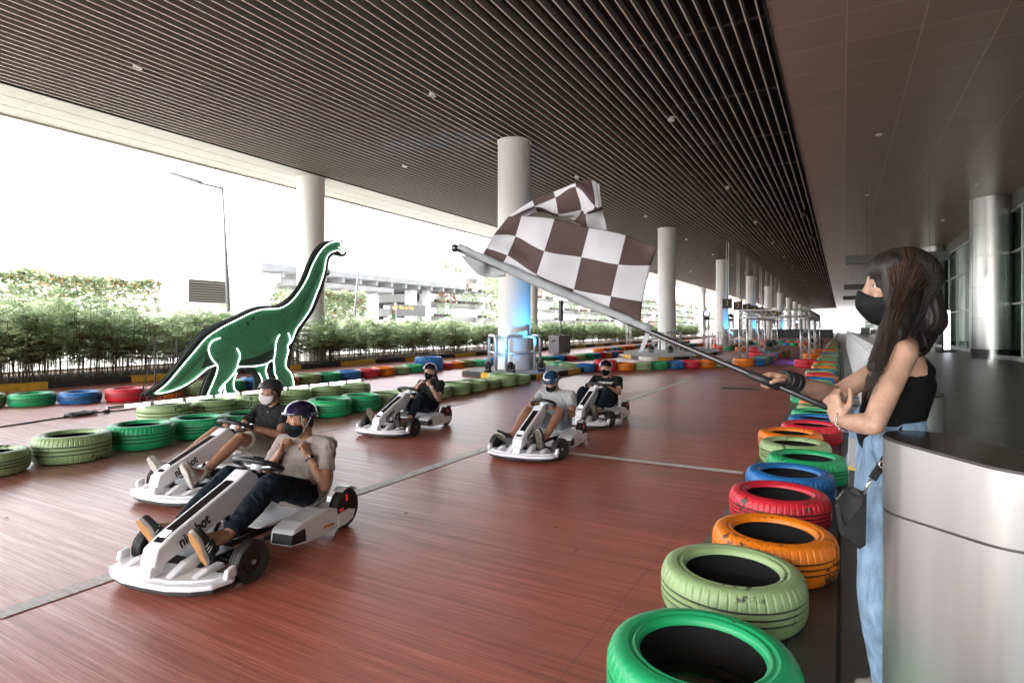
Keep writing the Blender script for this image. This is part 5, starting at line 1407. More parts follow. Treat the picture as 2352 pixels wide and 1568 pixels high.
def head_prims(c, B, S):
    c = V(c); P = []
    def e(p, r): P.append(el(c + B @ (V(p) * S), V(r) * S, B))
    def k(p0, r0, p1, r1): P.append(rc(c + B @ (V(p0) * S), r0 * S, c + B @ (V(p1) * S), r1 * S, n=14))
    e((-.008, 0, .030), (.098, .077, .092)); e((.022, 0, -.018), (.070, .064, .085)); e((.030, 0, -.060), (.052, .050, .050)); e((.064, 0, -.100), (.022, .026, .018))
    k((-.010, .052, -.030), .022, (.045, .034, -.088), .020); k((-.010, -.052, -.030), .022, (.045, -.034, -.088), .020)
    k((.070, .028, .036), .015, (.078, 0, .034), .014); k((.070, -.028, .036), .015, (.078, 0, .034), .014)
    k((.086, 0, .022), .0085, (.106, 0, -.022), .0115); e((.096, .011, -.028), (.010, .008, .007)); e((.096, -.011, -.028), (.010, .008, .007))
    e((.064, .038, -.020), (.020, .022, .016)); e((.064, -.038, -.020), (.020, .022, .016))
    e((.084, 0, -.056), (.010, .024, .006)); e((.082, 0, -.066), (.010, .020, .007))
    for s_ in (-1, 1):
        k((.074, s_ * .020, .0215), .0055, (.070, s_ * .042, .0195), .0055); k((.074, s_ * .022, .002), .0055, (.069, s_ * .042, .004), .005)
        e((-.004, s_ * .078, -.004), (.018, .008, .031)); e((.002, s_ * .078, -.028), (.010, .007, .012))
    return P
def face_parts(c, B, S, body, root, brows=True):
    c = V(c); w_ = lambda p: c + B @ (V(p) * S)
    for s_ in (-1, 1):
        b = MB(); vs, fs = el(w_((.0655, s_ * .0315, .0118)), V((.0125, .0135, .0105)) * S, B); b.add(vs, fs); ey = b.build('eye', M_eye, root, smooth=True)
        b = MB(); vs, fs = el(w_((.0760, s_ * .0310, .0115)), V((.0030, .0062, .0062)) * S, B); b.add(vs, fs); b.build('iris', M_iris, ey, smooth=True)
        b = MB(); b.tube([w_((.084, s_ * .014, .034)), w_((.083, s_ * .030, .041)), w_((.072, s_ * .048, .036))], [.0028 * S, .0040 * S, .0018 * S], 6); b.build('eyebrow', M_hair, root, smooth=True)
def mask(c, B, S, m, root, spots=None):
    c = V(c); nu, nv = 28, 12; vs = []; fs = []
    for i in range(nu + 1):
        a = R(-82 + 164 * i / nu); k = math.cos(a)
        ztop = -.028 + .030 * math.exp(-(a / R(24)) ** 2); zbot = -.066 - .058 * max(0, math.cos(a)) ** .7
        for j in range(nv + 1):
            z = ztop + (zbot - ztop) * j / nv; tz = j / nv
            bul = .036 * math.exp(-(a / R(27)) ** 2) * (math.sin(PI * min(1, tz * .78 + .22)) ** .8) + .004
            rx = .078 - .020 * max(0, (-z - .06) / .06); ry = .0735 - .020 * max(0, (-z - .05) / .07)
            p = V((.008 + rx * k + bul * k, (ry + .003) * math.sin(a), z)); 
            if j == nv: p.x -= .012
            vs.append(c + B @ (p * S))
    for i in range(nu):
        for j in range(nv): q = i * (nv + 1) + j; fs.append((q, q + nv + 1, q + nv + 2, q + 1))
    b = MB(); b.add(vs, fs); o = b.build('face_mask', m, root, smooth=True); sm = o.modifiers.new('t', 'SOLIDIFY'); sm.thickness = .003 * S; sm.offset = 1
    b = MB()
    for s_ in (-1, 1):
        for z in (-.030, -.066): b.tube([c + B @ (V(p) * S) for p in ((.018, s_ * .077, z), (.0, s_ * .079, z * .7), (-.016, s_ * .082, z * .35 + .002))], .0016 * S, 5)
    b.build('ear_loop', m, o)
    if spots:
        r_ = random.Random(5); cols = [mat('mask_dot', cc_, .6) for cc_ in ((.45, .75, .70), (.80, .30, .10), (.7, .7, .72))]
        for q in range(3):
            b = MB()
            for t in range(5):
                i = r_.randrange(6, nu - 6); j = r_.randrange(2, nv - 2); p = V(vs[i * (nv + 1) + j]); nrm = (p - c).normalized()
                p = p + nrm * .004 * S; vs2, fs2 = el(p, V((.004, .004, .0025)) * S * r_.uniform(.8, 1.5), None, 8, 6); b.add(vs2, fs2)
            b.build('printed_dots', cols[q], o)
def helmet(c, B, S, shell, strap, root, gloss_trim=None, hole=False, label=None):
    c = V(c); cc_ = V((-.006, 0, .040)); rx, ry, rz = .128, .106, .108; nu, nv = 48, 16; vs = []; fs = []
    for i in range(nu):
        a = 2 * PI * i / nu; ca = math.cos(a)
        rim = .016 + .006 * ca if ca > 0 else .016 + .046 * ca      # height of the rim, lower behind
        side = math.exp(-((abs(a if a < PI else 2 * PI - a) - R(100)) / R(26)) ** 2); rim -= .014 * side
        pr = math.acos(max(-1, min(1, (rim - 0) / rz)))
        for j in range(nv + 1):
            t = pr * j / nv
            fl = 1 + (.05 if j == nv else 0)
            ridge = 1 + .012 * math.sin(min(1, t / 1.2) * PI) * math.cos(3 * a)
            vs.append(c + B @ ((cc_ + V((rx * math.sin(t) * ca * ridge * fl, ry * math.sin(t) * math.sin(a) * ridge * fl, rz * math.cos(t)))) * S))
    for i in range(nu):
        i2 = (i + 1) % nu
        for j in range(nv): fs.append((i * (nv + 1) + j, i * (nv + 1) + j + 1, i2 * (nv + 1) + j + 1, i2 * (nv + 1) + j))
    b = MB(); b.add(vs, fs); o = b.build('helmet', shell, root, smooth=True)
    if label: o['label'] = label
    sm = o.modifiers.new('t', 'SOLIDIFY'); sm.thickness = .014 * S; sm.offset = -1
    b = MB(); b.tube([V(vs[i * (nv + 1) + nv]) for i in range(nu)], .0045 * S, 6, closed=True); b.build('rim', gloss_trim or M_kb, o, smooth=True)
    b = MB()
    for s_ in (-1, 1):
        for x in (.028, -.055): b.tube([c + B @ (V(p) * S) for p in ((x, s_ * .098, .050), (x * .7 + .002, s_ * .088, .0), (-.004, s_ * .083, -.050))], .0050 * S, 6)
        b.tube([c + B @ (V(p) * S) for p in ((-.004, s_ * .083, -.050), (.012, s_ * .066, -.085), (.034, s_ * .030, -.125), (.038, 0, -.130))], .0050 * S, 6)
    b.build('chin_strap', strap, o, smooth=True)
    b = MB()
    if hole:
        for a in (-30, 30): vs2, fs2 = el(c + B @ ((cc_ + V((rx * .80, math.copysign(ry * .42, a), rz * .44))) * S), V((.008, .012, .012)) * S, B, 12, 8); b.add(vs2, fs2)
    else:
        for s_ in (-1, 1):
            for q in range(3): vs2, fs2 = el(c + B @ ((cc_ + V((.055 - q * .045, s_ * ry * (.74), rz * .62))) * S), V((.016, .006, .006)) * S, B, 10, 6); b.add(vs2, fs2)
    b.build('vent', M_kb, o, smooth=True)
    return o
def lim(p0, r0, p1, r1, mid=None):
    """tapering limb with a fuller middle"""
    p0, p1 = V(p0), V(p1); out = [rc(p0, r0, p1, r1)]
    if mid: t, rm_ = mid; q = p0.lerp(p1, t); out = [rc(p0, r0, q, rm_), rc(q, rm_, p1, r1)]
    return out
def torso_levels(P0, P1, side, lv, bow=V((0, 0, 0))):
    """levels (t, halfwidth, radius) -> overlapping wide capsules"""
    out = []; n = 11
    for i in range(n):
        t = i / (n - 1)
        for a, b2 in zip(lv, lv[1:]):
            if a[0] <= t <= b2[0] + 1e-6: q = (t - a[0]) / (b2[0] - a[0]); hw = a[1] + (b2[1] - a[1]) * q; r = a[2] + (b2[2] - a[2]) * q; break
        c = P0.lerp(P1, t) + bow * math.sin(PI * t); out.append(rc(c - side * hw, r, c + side * hw, r, n=18))
    return out
def shoe(root, heel, toe, up, S, mu, ms, stripes=None, left=True, sock=None):
    """heel/toe: sole ends, up: direction from the sole to the instep"""
    heel, toe = V(heel), V(toe); f = (toe - heel).normalized(); B = basis(f, up); L_ = .27 * S; o_ = heel
    w_ = lambda p: o_ + B @ (V(p) * S)
    P = [rc(w_((.045, 0, .055)), .034 * S, w_((.045, 0, .035)), .036 * S), rc(w_((.045, 0, .035)), .034 * S, w_((.12, .0, .042)), .034 * S), rc(w_((.12, .008, .040)), .034 * S, w_((.195, .014, .030)), .028 * S), rc(w_((.12, -.008, .040)), .034 * S, w_((.195, -.012, .030)), .028 * S),
         rc(w_((.195, .010, .030)), .030 * S, w_((.235, .004, .028)), .026 * S), rc(w_((.055, 0, .05)), .036 * S, w_((.050, 0, .088)), .037 * S, f1=True), rc(w_((.055, 0, .07)), .032 * S, w_((.14, 0, .050)), .030 * S)]
    o = blob('shoe', P, .0055, mu, root, 4)
    out = []
    for i in range(28):
        a = 2 * PI * i / 28; x = .128 + .140 * math.cos(a); wdt = .034 + .012 * math.exp(-((x - .195) / .05) ** 2) - .004 * math.exp(-((x - .10) / .04) ** 2)
        out.append((x, math.copysign(abs(math.sin(a)) ** .75, math.sin(a)) * wdt))
    M_ = Matrix.Translation(o_) @ B.to_4x4() @ Matrix.Scale(S, 4)
    b = MB(); b.prism(out, -.010, .013, 'z', M_); so = b.build('sole', ms[0], o, bevel=.004)
    b = MB(); b.prism([(x * .97 + .004, y * .92) for x, y in out], -.0125, -.0102, 'z', M_)
    for i in range(9):
        x = .03 + i * .026
        b.prism([(x, -.026), (x + .012, -.026), (x + .012, .026), (x, .026)], -.0150, -.0127, 'z', M_)
    b.build('tread', ms[1], so)
    if stripes:
        b = MB()
        for sd in (-1, 1):
            for q in range(3):
                x = .085 + q * .024
                b.tube([w_((x, sd * .0385, .014)), w_((x + .010, sd * .0385, .036)), w_((x + .020, sd * .030, .060))], .0042 * S, 5)
        b.build('stripes', stripes, o)
    b = MB()
    for q in range(4): x = .085 + q * .022; z = .088 - q * .008; b.tube([w_((x, -.020, z - .006)), w_((x + .006, 0, z + .003)), w_((x, .020, z - .006))], .0026 * S, 5)
    b.build('laces', ms[2], o)
    return o
def watch(root, p, d, S, col=M_kb, face=M_metal):
    p = V(p); d = V(d).normalized(); a = d.orthogonal().normalized(); c = d.cross(a); b = MB()
    b.tube([p + (a * math.cos(q) + c * math.sin(q)) * .031 * S for q in [2 * PI * t / 20 for t in range(20)]], .0065 * S, 6, closed=True); o = b.build('watch_strap', col, root, smooth=True)
    return o
def watch_face(strap, p, nrm, S, m1, m2):
    n_ = V(nrm).normalized(); q = n_.to_track_quat('Z', 'Y').to_matrix().to_4x4(); M_ = Matrix.Translation(V(p) + n_ * .030 * S) @ q
    b = MB(); b.lathe([(0, -.004), (.021 * S, -.004), (.021 * S, .005), (.017 * S, .007), (0, .007)], 20, M_); w2 = b.build('watch_case', m1, strap, auto=30)
    b = MB(); b.lathe([(0, .0072), (.0165 * S, .0072), (.0165 * S, .0082), (0, .0082)], 20, M_); b.build('dial', m2, w2)

def driver(kart, J, name_label, skin, top, bottom, S=.90, vox=.0052, shorts=False, head_f=(1, 0, -.1), head_u=(0, 0, 1), polo=False, shoes=None, helm=None, maskm=None, spots=None, grip=False, glasses=False, ponytail=False, hands=None, seed=1, writing=None, dials=None, stoc=None):
    root = empty('person', kart.location, kart.rotation_euler[2], name_label, 'person', 'kart drivers')
    hip = V(J['hip']); nk = V(J['neck']); sL, sR = V(J['shL']), V(J['shR']); side = (sL - sR).normalized(); mid = (sL + sR) / 2
    hL, hR = hip + V((0, .085, 0)) * S, hip + V((0, -.085, 0)) * S
    Bh = basis(head_f, head_u); hc = V(J['head'])
    P = []
    chest = mid + (hip - mid) * .06
    P += torso_levels(hip, chest, side, [(0, .080 * S, .100 * S), (.25, .070 * S, .098 * S), (.55, .068 * S, .102 * S), (.8, .095 * S, .094 * S), (1, .115 * S, .062 * S)], V((-.02, 0, 0)))
    P.append(rc(mid, .065 * S, nk, .056 * S)); P.append(rc(nk, .054 * S, hc + Bh @ (V((-.012, 0, -.055)) * S), .052 * S)); P.append(rc(nk, .05 * S, hc + Bh @ (V((-.03, 0, -.02)) * S), .054 * S))
    for s_ in (sL, sR): P.append(rc(nk - V((0, 0, .02)), .045 * S, s_, .050 * S))
    P += head_prims(hc, Bh, S)
    armS = {}
    for k, left in (('L', True), ('R', False)):
        sh, e, wv = V(J['sh' + k]), V(J['el' + k]), V(J['wr' + k])
        P += lim(sh, .052 * S, e, .040 * S, (.45, .047 * S)); P += lim(e, .041 * S, wv, .0265 * S, (.30, .041 * S))
        hd = J['hd' + k]; P += hand(wv + (V(hd[0]).normalized()) * .008, hd[0], hd[1], left, hd[2], S * .97, 0.0, hd[3])
    for k, h in (('L', hL), ('R', hR)):
        kn, an = V(J['kn' + k]), V(J['an' + k])
        P += lim(h, .085 * S, kn, .056 * S, (.4, .078 * S)); P += lim(kn, .054 * S, an, .036 * S, (.30, .056 * S))
        hl, to = V(J['heel' + k]), V(J['toe' + k]); P.append(rc(an, .034 * S, hl.lerp(to, .25) + (an - hl) * .25, .028 * S)); P.append(rc(an, .030 * S, hl.lerp(to, .65) + (an - hl) * .12, .020 * S))
    body = blob('body', P, vox, skin, root, 5)
    face_parts(hc, Bh, S, body, root)
    if maskm: mask(hc, Bh, S, maskm, root, spots)
    if helm: helmet(hc, Bh, S * 1.0, *helm[:2], root, helm[2] if len(helm) > 2 else None, helm[3] if len(helm) > 3 else False)
    hb = [el(hc + Bh @ (V((-.020, 0, .026)) * S), V((.092, .082, .088)) * S, Bh), rc(hc + Bh @ (V((-.055, .03, -.01)) * S), .036 * S, hc + Bh @ (V((-.062, .02, -.045)) * S), .028 * S), rc(hc + Bh @ (V((-.055, -.03, -.01)) * S), .036 * S, hc + Bh @ (V((-.062, -.02, -.045)) * S), .028 * S)]
    if ponytail: hb += [rc(hc + Bh @ (V((-.085, .03, -.02)) * S), .036 * S, hc + Bh @ (V((-.075, .085, -.13)) * S), .032 * S), rc(hc + Bh @ (V((-.075, .085, -.13)) * S), .032 * S, hc + Bh @ (V((-.08, .10, -.24)) * S), .014 * S)]
    blob('hair', hb, .006, M_hair, root, 2, (.0025, 60, (1, 1, .25), 2))
    # --- shirt
    g = .014
    T = torso_levels(hip + V((0, 0, -.01)), chest, side, [(0, .090 * S, .116 * S), (.2, .085 * S, .120 * S), (.55, .080 * S, .120 * S), (.8, .104 * S, .110 * S), (1, .122 * S, .076 * S)], V((-.015, 0, 0)))
    T.append(rc(mid, .076 * S, nk - (nk - mid) * .15, .066 * S, f1=True))
    for k in 'LR':
        sh, e = V(J['sh' + k]), V(J['el' + k]); T.append(rc(nk - V((0, 0, .03)), .050 * S, sh, .066 * S)); T.append(rc(sh, .060 * S, sh.lerp(e, .62), .060 * S, f1=True)); T.append(rc(sh, .06 * S, chest.lerp(hip, .25) + side * (.09 * S if k == 'L' else -.09 * S), .075 * S))
    shirt = blob('shirt', T, .0062, top, root, 2, (.0085, 20, (1.5, .7, .55), seed))
    if polo:
        b = MB()
        for s_ in (-1, 1): b.tube([nk + V((-.045, s_ * .01, .028)) * S, nk + V((.0, s_ * .062, .022)) * S, nk + V((.055, s_ * .035, -.012)) * S, nk + V((.072, s_ * .006, -.050)) * S], [.012 * S, .016 * S, .016 * S, .006 * S], 8)
        b.build('collar', top, shirt, smooth=True)
        pc = nk + V((.085, 0, -.08)) * S; b = MB()
        for q in range(3): vs2, fs2 = el(nk + V((.088 + q * .006, 0, -.05 - q * .035)) * S, V((.004, .005, .005)), None, 8, 6); b.add(vs2, fs2)
        b.build('buttons', M_metal, shirt)
    else:
        nd = (nk - mid).normalized(); nd = (hc - nk).normalized(); a = nd.cross(V((0, 1, 0))).normalized(); c2 = nd.cross(a)
        b = MB(); b.tube([nk + nd * .0 + V((0, 0, -.012)) * S + a * math.cos(q) * .066 * S + c2 * math.sin(q) * .068 * S for q in [2 * PI * t / 24 for t in range(24)]], .0085 * S, 6, closed=True); b.build('neckband', top, shirt, smooth=True)
    # --- trousers
    Q = torso_levels(hip - V((0, 0, .012)), hip + (chest - hip) * .22, V((0, 1, 0)), [(0, .090 * S, .108 * S), (1, .080 * S, .110 * S)])
    for k, h in (('L', hL), ('R', hR)):
        kn, an = V(J['kn' + k]), V(J['an' + k])
        if shorts:
            e = h.lerp(kn, .84); Q.append(rc(h, .100 * S, e, .092 * S, f1=True)); Q.append(rc(hip, .1 * S, h.lerp(kn, .4), .095 * S))
        else:
            Q.append(rc(h, .098 * S, kn, .072 * S)); Q.append(rc(kn, .072 * S, kn.lerp(an, .45), .070 * S)); Q.append(rc(kn.lerp(an, .45), .070 * S, kn.lerp(an, .93), .052 * S, f1=True))
    blob('shorts' if shorts else 'trousers', Q, .0062, bottom, root, 2, (.0085, 17, (1.2, 1, .8), seed + 3))
    for k, left in (('L', True), ('R', False)):
        hl, to, an = V(J['heel' + k]), V(J['toe' + k]), V(J['an' + k]); f = (to - hl).normalized(); up = (an - hl); up = up - f * up.dot(f)
        shoe(root, hl, to, up, S * .98, shoes[0], shoes[1:4], shoes[4] if len(shoes) > 4 else None, left)
        if stoc: b = MB(); vs2, fs2 = rc(an.lerp(V(J['kn' + k]), .12), .041 * S, an + (hl - an) * .3, .040 * S, f0=True); b.add(vs2, fs2); b.build('sock', stoc, root, smooth=True)
    if dials:
        for k, m1, m2, mstrap in dials:
            wv, e = V(J['wr' + k]), V(J['el' + k]); d = (e - wv).normalized(); hd = J['hd' + k]; p = wv + d * .022; st = watch(root, p, d, S, mstrap); n_ = -V(hd[1]); n_ = n_ - d * n_.dot(d); watch_face(st, p, n_, S, m1, m2)
    if glasses:
        b = MB(); w_ = lambda p: hc + Bh @ (V(p) * S)
        for s_ in (-1, 1):
            b.tube([w_((.094, s_ * .032 + .020 * math.cos(q), .010 + .015 * math.sin(q))) for q in [2 * PI * t / 16 for t in range(16)]], .0014 * S, 5, closed=True); b.tube([w_((.094, s_ * .052, .014)), w_((.0, s_ * .080, .010))], .0014 * S, 5)
        b.tube([w_((.096, -.012, .012)), w_((.096, .012, .012))], .0014 * S, 5); b.build('glasses', M_metal, root)
    if writing:
        s_, size, dz_, off_ = writing
        f = V((1, 0, 0)); f = (f - side * f.dot(side)).normalized(); upv = side.cross(f) * -1; upv = (mid - hip).normalized(); f = side.cross(upv) * -1
        if f.x < 0: f = -f
        c_ = bpy.data.objects
        pos = mid.lerp(hip, dz_) + f * off_
        X_ = side; Y_ = upv; Z_ = X_.cross(Y_)
        M_ = Matrix(((X_.x, Y_.x, Z_.x, pos.x), (X_.y, Y_.y, Z_.y, pos.y), (X_.z, Y_.z, Z_.z, pos.z), (0, 0, 0, 1)))
        t_ = text('printed_lettering', s_, size, M_, mat('print_white', (.8, .8, .8), .6), shirt, .0, .35, offset=size * .02)
        sw_ = t_.modifiers.new('w', 'SHRINKWRAP'); sw_.target = shirt; sw_.wrap_method = 'PROJECT'; sw_.use_negative_direction = True; sw_.use_positive_direction = True; sw_.use_project_x = False; sw_.use_project_z = False; sw_.use_project_y = False; sw_.offset = .002
        t_.modifiers.remove(sw_)
        # lay every vertex on the cloth
        from mathutils.bvhtree import BVHTree
        me = shirt.data; tr = BVHTree.FromPolygons([v.co.copy() for v in me.vertices], [tuple(p.vertices) for p in me.polygons])
        for v in t_.data.vertices:
            h_ = tr.ray_cast(V(v.co) + Z_ * .25, -Z_, .6)
            if h_[0] is not None: v.co = h_[0] + Z_ * .003
    return root

M_gum = mat('gum_sole', (.48, .24, .09), .6, var=.2, vscale=30); M_gum2 = mat('gum_tread', (.42, .19, .07), .6); M_offw = mat('off_white_rubber', (.52, .49, .44), .6, var=.15, vscale=20); M_blk = mat('black_shoe', (.020, .022, .026), .7, var=.3, vscale=20); M_stripe = mat('shoe_stripe', (.62, .62, .62), .6)
M_wshoe = mat('white_shoe', (.48, .44, .38), .7, var=.3, vscale=20); M_tan = mat('tan_shoe', (.34, .24, .16), .7, var=.25, vscale=20); M_dsole = mat('dark_sole', (.12, .105, .085), .7, var=.4, vscale=25)
M_hp = mat('helmet_purple', (.010, .010, .050), .10, coat=1.0, var=.6, vscale=5, col2=(.008, .003, .020)); M_hm = mat('helmet_matt_black', (.025, .026, .028), .42); M_hd = mat('helmet_dark_plum', (.018, .008, .022), .12, coat=1.0); M_hb = mat('helmet_teal_blue', (.010, .045, .095), .10, coat=1.0, var=.6, vscale=6, col2=(.004, .008, .02))
M_gstrap = mat('grey_strap', (.28, .28, .28), .7); M_bstrap = mat('black_strap', (.015, .015, .015), .7)
pinch = ((58, 62, 30), (62, 68, 35), (66, 74, 40), (70, 78, 42)); fist = ((75, 92, 55), (78, 95, 55), (80, 95, 58), (82, 95, 58)); loose = ((45, 60, 35), (48, 62, 36), (52, 64, 38), (56, 66, 40))
# 1 : man in grey tee, both hands at the chin strap
J1 = dict(hip=(.07, 0, .215), neck=(.045, .02, .600), head=(.092, .012, .728), shL=(.03, .195, .555), shR=(.045, -.165, .552), elL=(.155, .262, .312), wrL=(.148, .125, .500), elR=(.190, -.215, .335), wrR=(.165, -.085, .520),
          knL=(.600, .215, .430), anL=(.905, .200, .232), toeL=(1.150, .205, .345), heelL=(1.030, .185, .125), knR=(.480, -.215, .415), anR=(.865, -.20, .225), toeR=(1.085, -.225, .325), heelR=(.985, -.195, .125),
          hdL=((.05, -.42, .85), (-.15, -.75, -.35), pinch, 'in'), hdR=((.02, .38, .85), (-.15, .80, -.3), pinch, 'in'))
driver(KARTS[0], J1, 'person in grey tee and glossy purple helmet, both hands at the chin strap', M_skin, C_grey, C_jean, head_f=(.80, -.42, -.06), vox=.0042, shoes=(M_blk, M_offw, M_gum, M_bstrap, M_stripe), helm=(M_hp, M_gstrap, M_hp), maskm=C_mb, seed=1, dials=[('L', M_metal, M_kg, M_kb)])
# 2 : man in black polo and beige shorts, hands on the wheel
J2 = dict(hip=(.09, 0, .225), neck=(.03, 0, .622), head=(.060, -.012, .752), shL=(.03, .185, .572), shR=(.03, -.180, .568), elL=(.235, .262, .405), wrL=(.425, .105, .492), elR=(.225, -.24, .41), wrR=(.425, -.125, .500),
          knL=(.600, .20, .430), anL=(.945, .192, .215), toeL=(1.145, .205, .350), heelL=(1.035, .185, .125), knR=(.500, -.20, .440), anR=(.910, -.20, .230), toeR=(1.105, -.21, .335), heelR=(1.01, -.185, .130),
          hdL=((.72, -.62, .28), (.35, -.1, -.9), fist, 'in'), hdR=((.85, .42, .28), (.35, .1, -.9), fist, 'in'))
driver(KARTS[1], J2, 'person in black polo, beige shorts and white mask, hands folded on the steering wheel', M_skin, C_polo, C_short, head_f=(.88, -.28, -.04), shorts=True, polo=True, vox=.0046, shoes=(M_wshoe, M_wshoe, M_offw, M_offw), helm=(M_hm, M_bstrap, None, True), maskm=C_mw, seed=2, dials=[('L', M_metal, M_white, M_kb)], stoc=M_offw)
# 3 : woman in dark polo fastening the strap
J3 = dict(hip=(.0, 0, .215), neck=(-.085, 0, .600), head=(-.062, 0, .725), shL=(-.09, .165, .556), shR=(-.10, -.160, .550), elL=(.085, .235, .360), wrL=(.095, .110, .540), elR=(.055, -.225, .365), wrR=(.065, -.100, .555),
          knL=(.450, .180, .440), anL=(.715, .170, .190), toeL=(.975, .185, .135), heelL=(.765, .165, .095), knR=(.430, -.215, .380), anR=(.865, -.20, .205), toeR=(1.085, -.215, .320), heelR=(.995, -.19, .130),
          hdL=((-.05, -.65, .62), (-.45, -.5, -.35), pinch, 'in'), hdR=((-.05, .68, .60), (-.45, .5, -.3), pinch, 'in'))
driver(KARTS[2], J3, 'person in dark polo and dotted mask, fastening the strap of a plum helmet', M_skin2, C_polo, C_jean, S=.86, head_f=(.92, -.10, .0), polo=True, vox=.0055, shoes=(M_tan, M_tan, M_dsole, M_tan), helm=(M_hd, M_gstrap, M_hd), maskm=C_mb, spots=True, ponytail=True, seed=3, dials=[('L', M_metal, M_white, M_metal)])
# 4 : man in light grey tee looking down
J4 = dict(hip=(.03, 0, .215), neck=(.03, -.01, .610), head=(.120, -.030, .722), shL=(.02, .185, .560), shR=(.03, -.185, .560), elL=(.215, .262, .370), wrL=(.400, .135, .450), elR=(.205, -.26, .40), wrR=(.36, -.165, .535),
          knL=(.475, .20, .425), anL=(.905, .195, .225), toeL=(1.110, .18, .345), heelL=(1.005, .165, .120), knR=(.400, -.225, .410), anR=(.840, -.205, .215), toeR=(1.080, -.29, .255), heelR=(.925, -.195, .125),
          hdL=((.78, -.55, .25), (.30, -.60, -.5), fist, 'in'), hdR=((.80, .40, -.20), (.30, .35, -.85), fist, 'in'))
driver(KARTS[3], J4, 'person in light grey tee, grey shorts and glasses looking down at the steering wheel', M_skin, C_lgrey, C_short2, head_f=(.70, -.30, -.52), head_u=(.45, 0, .88), shorts=True, vox=.0052, shoes=(M_blk, M_offw, M_dsole, M_bstrap), helm=(M_hb, M_gstrap, M_hb), maskm=C_mb, spots=True, seed=4, glasses=True)
# 5 : man in black lettered tee
J5 = dict(hip=(.02, 0, .215), neck=(-.05, -.01, .605), head=(-.02, -.01, .735), shL=(-.06, .185, .560), shR=(-.05, -.185, .560), elL=(.195, .262, .400), wrL=(.385, .115, .505), elR=(.19, -.255, .395), wrR=(.385, -.120, .505),
          knL=(.560, .200, .440), anL=(.860, .180, .225), toeL=(1.090, .165, .340), heelL=(.990, .160, .115), knR=(.440, -.215, .430), anR=(.84, -.20, .215), toeR=(1.080, -.21, .320), heelR=(.985, -.19, .125),
          hdL=((.85, -.25, .15), (.30, -.05, -.95), fist, 'in'), hdR=((.85, .25, .15), (.30, .05, -.95), fist, 'in'))
driver(KARTS[4], J5, 'person in black tee with white script lettering, dark jeans and plum helmet, gripping the wheel', M_skin2, C_black, C_jean, head_f=(.93, -.05, -.06), vox=.006, shoes=(M_blk, M_dsole, M_dsole, M_bstrap), helm=(M_hd, M_gstrap, M_hd), maskm=C_mb, seed=5, writing=('Underrated', .047, .16, .0))

# ================================================================ THE WOMAN WITH THE FLAG
Rv, Fv, Uv = V((CA, SA, 0)), V((-SA, CA, 0)), V((0, 0, 1))
face_dir = (-Rv * .93 + Fv * .36 - Uv * .03).normalized()
org = at(2050, 1700, 1.95); org.z = 0
root = empty('person', org, 0, 'person with long dark hair and black tank top, waving the checkered flag', 'person')
def W(u, v, d): return at(u, v, d) - org
S = .96
Bh = basis(face_dir, Uv); hc = W(2060, 664, 1.95)
nk = W(2082, 776, 1.96); sL = W(2072, 812, 1.80); sR = W(2092, 808, 2.12); waist = W(2040, 985, 1.94); hip = W(2038, 1060, 1.94)
side = (sL - sR).normalized(); mid = (sL + sR) / 2
hs_d = -Fv * .93 - Rv * .30
eL, wL = W(2006, 975, 1.74), W(1932, 967, 1.88)
eR, wR = W(1918, 908, 2.16), W(1808, 872, 2.02)
kneeL, ankL, kneeR, ankR = W(2034, 1380, 1.86), W(2085, 1640, 1.92), W(2040, 1370, 2.02), W(2095, 1610, 2.10)
P = torso_levels(hip, waist, hs_d, [(0, .085, .090), (1, .060, .078)]) + torso_levels(waist, mid - Uv * .02, side, [(0, .058, .078), (.35, .072, .086), (.7, .085, .088), (.88, .100, .066), (1, .115, .046)], V((0, 0, 0)))
fr = basis(face_dir, Uv)
for s_ in (1, -1): P.append(el(mid - Uv * .145 + face_dir * .058 + side * .065 * s_, (.058, .056, .052)))
P.append(rc(mid + Uv * .01, .040, nk, .044)); P.append(rc(nk, .043, hc + Bh @ V((-.015, 0, -.06)), .046)); P.append(rc(nk, .04, hc + Bh @ V((-.03, 0, -.02)), .046))
for s_ in (sL, sR): P.append(rc(nk - Uv * .015, .034, s_, .043))
P += head_prims(hc, Bh, S)
P += lim(sL, .042, eL, .031, (.35, .038)) + lim(eL, .031, wL, .0205, (.3, .033)) + lim(sR, .043, eR, .033, (.35, .040)) + lim(eR, .033, wR, .0215, (.3, .035))
pA, pB = W(1946, 955, 1.89), W(1045, 570, 2.35); pd = (pB - pA).normalized()
tR = 0
# far hand closes over the pole from above, near hand cups the pole end
qR = W(1776, 876, 1.995)
P += hand(W(1806, 872, 2.02), -Rv * .95 + Uv * .12 - Fv * .12, -Uv * .80 - Fv * .35, False, ((62, 80, 55), (66, 84, 58), (70, 86, 58), (74, 88, 60)), S * .95, 0, 'side')
P += hand(W(1927, 966, 1.88), Uv * .72 + Fv * .20 + Rv * .10 - Rv * .25, Rv * .75 + Fv * .35, True, ((50, 66, 40), (55, 70, 42), (60, 74, 45), (64, 78, 48)), S * .92, 0, 'side')
for k, a in ((kneeL, ankL), (kneeR, ankR)):
    h = hip + hs_d * (.085 if k is kneeL else -.085); P += lim(h, .085, k, .054, (.4, .076)) + lim(k, .052, a, .034, (.3, .053)); fz = V((a.x, a.y, .035))
    P.append(rc(a, .033, fz, .030)); P.append(rc(fz, .028, fz + face_dir * .13, .022))
body = blob('body', P, .0042, M_skinw, root, 5)
face_parts(hc, Bh, S, body, root); mask(hc, Bh, S, C_mb, root)
T = torso_levels(waist - Uv * .010, mid - Uv * .045, side, [(0, .064, .084), (.35, .075, .092), (.72, .086, .095), (1, .088, .058)])
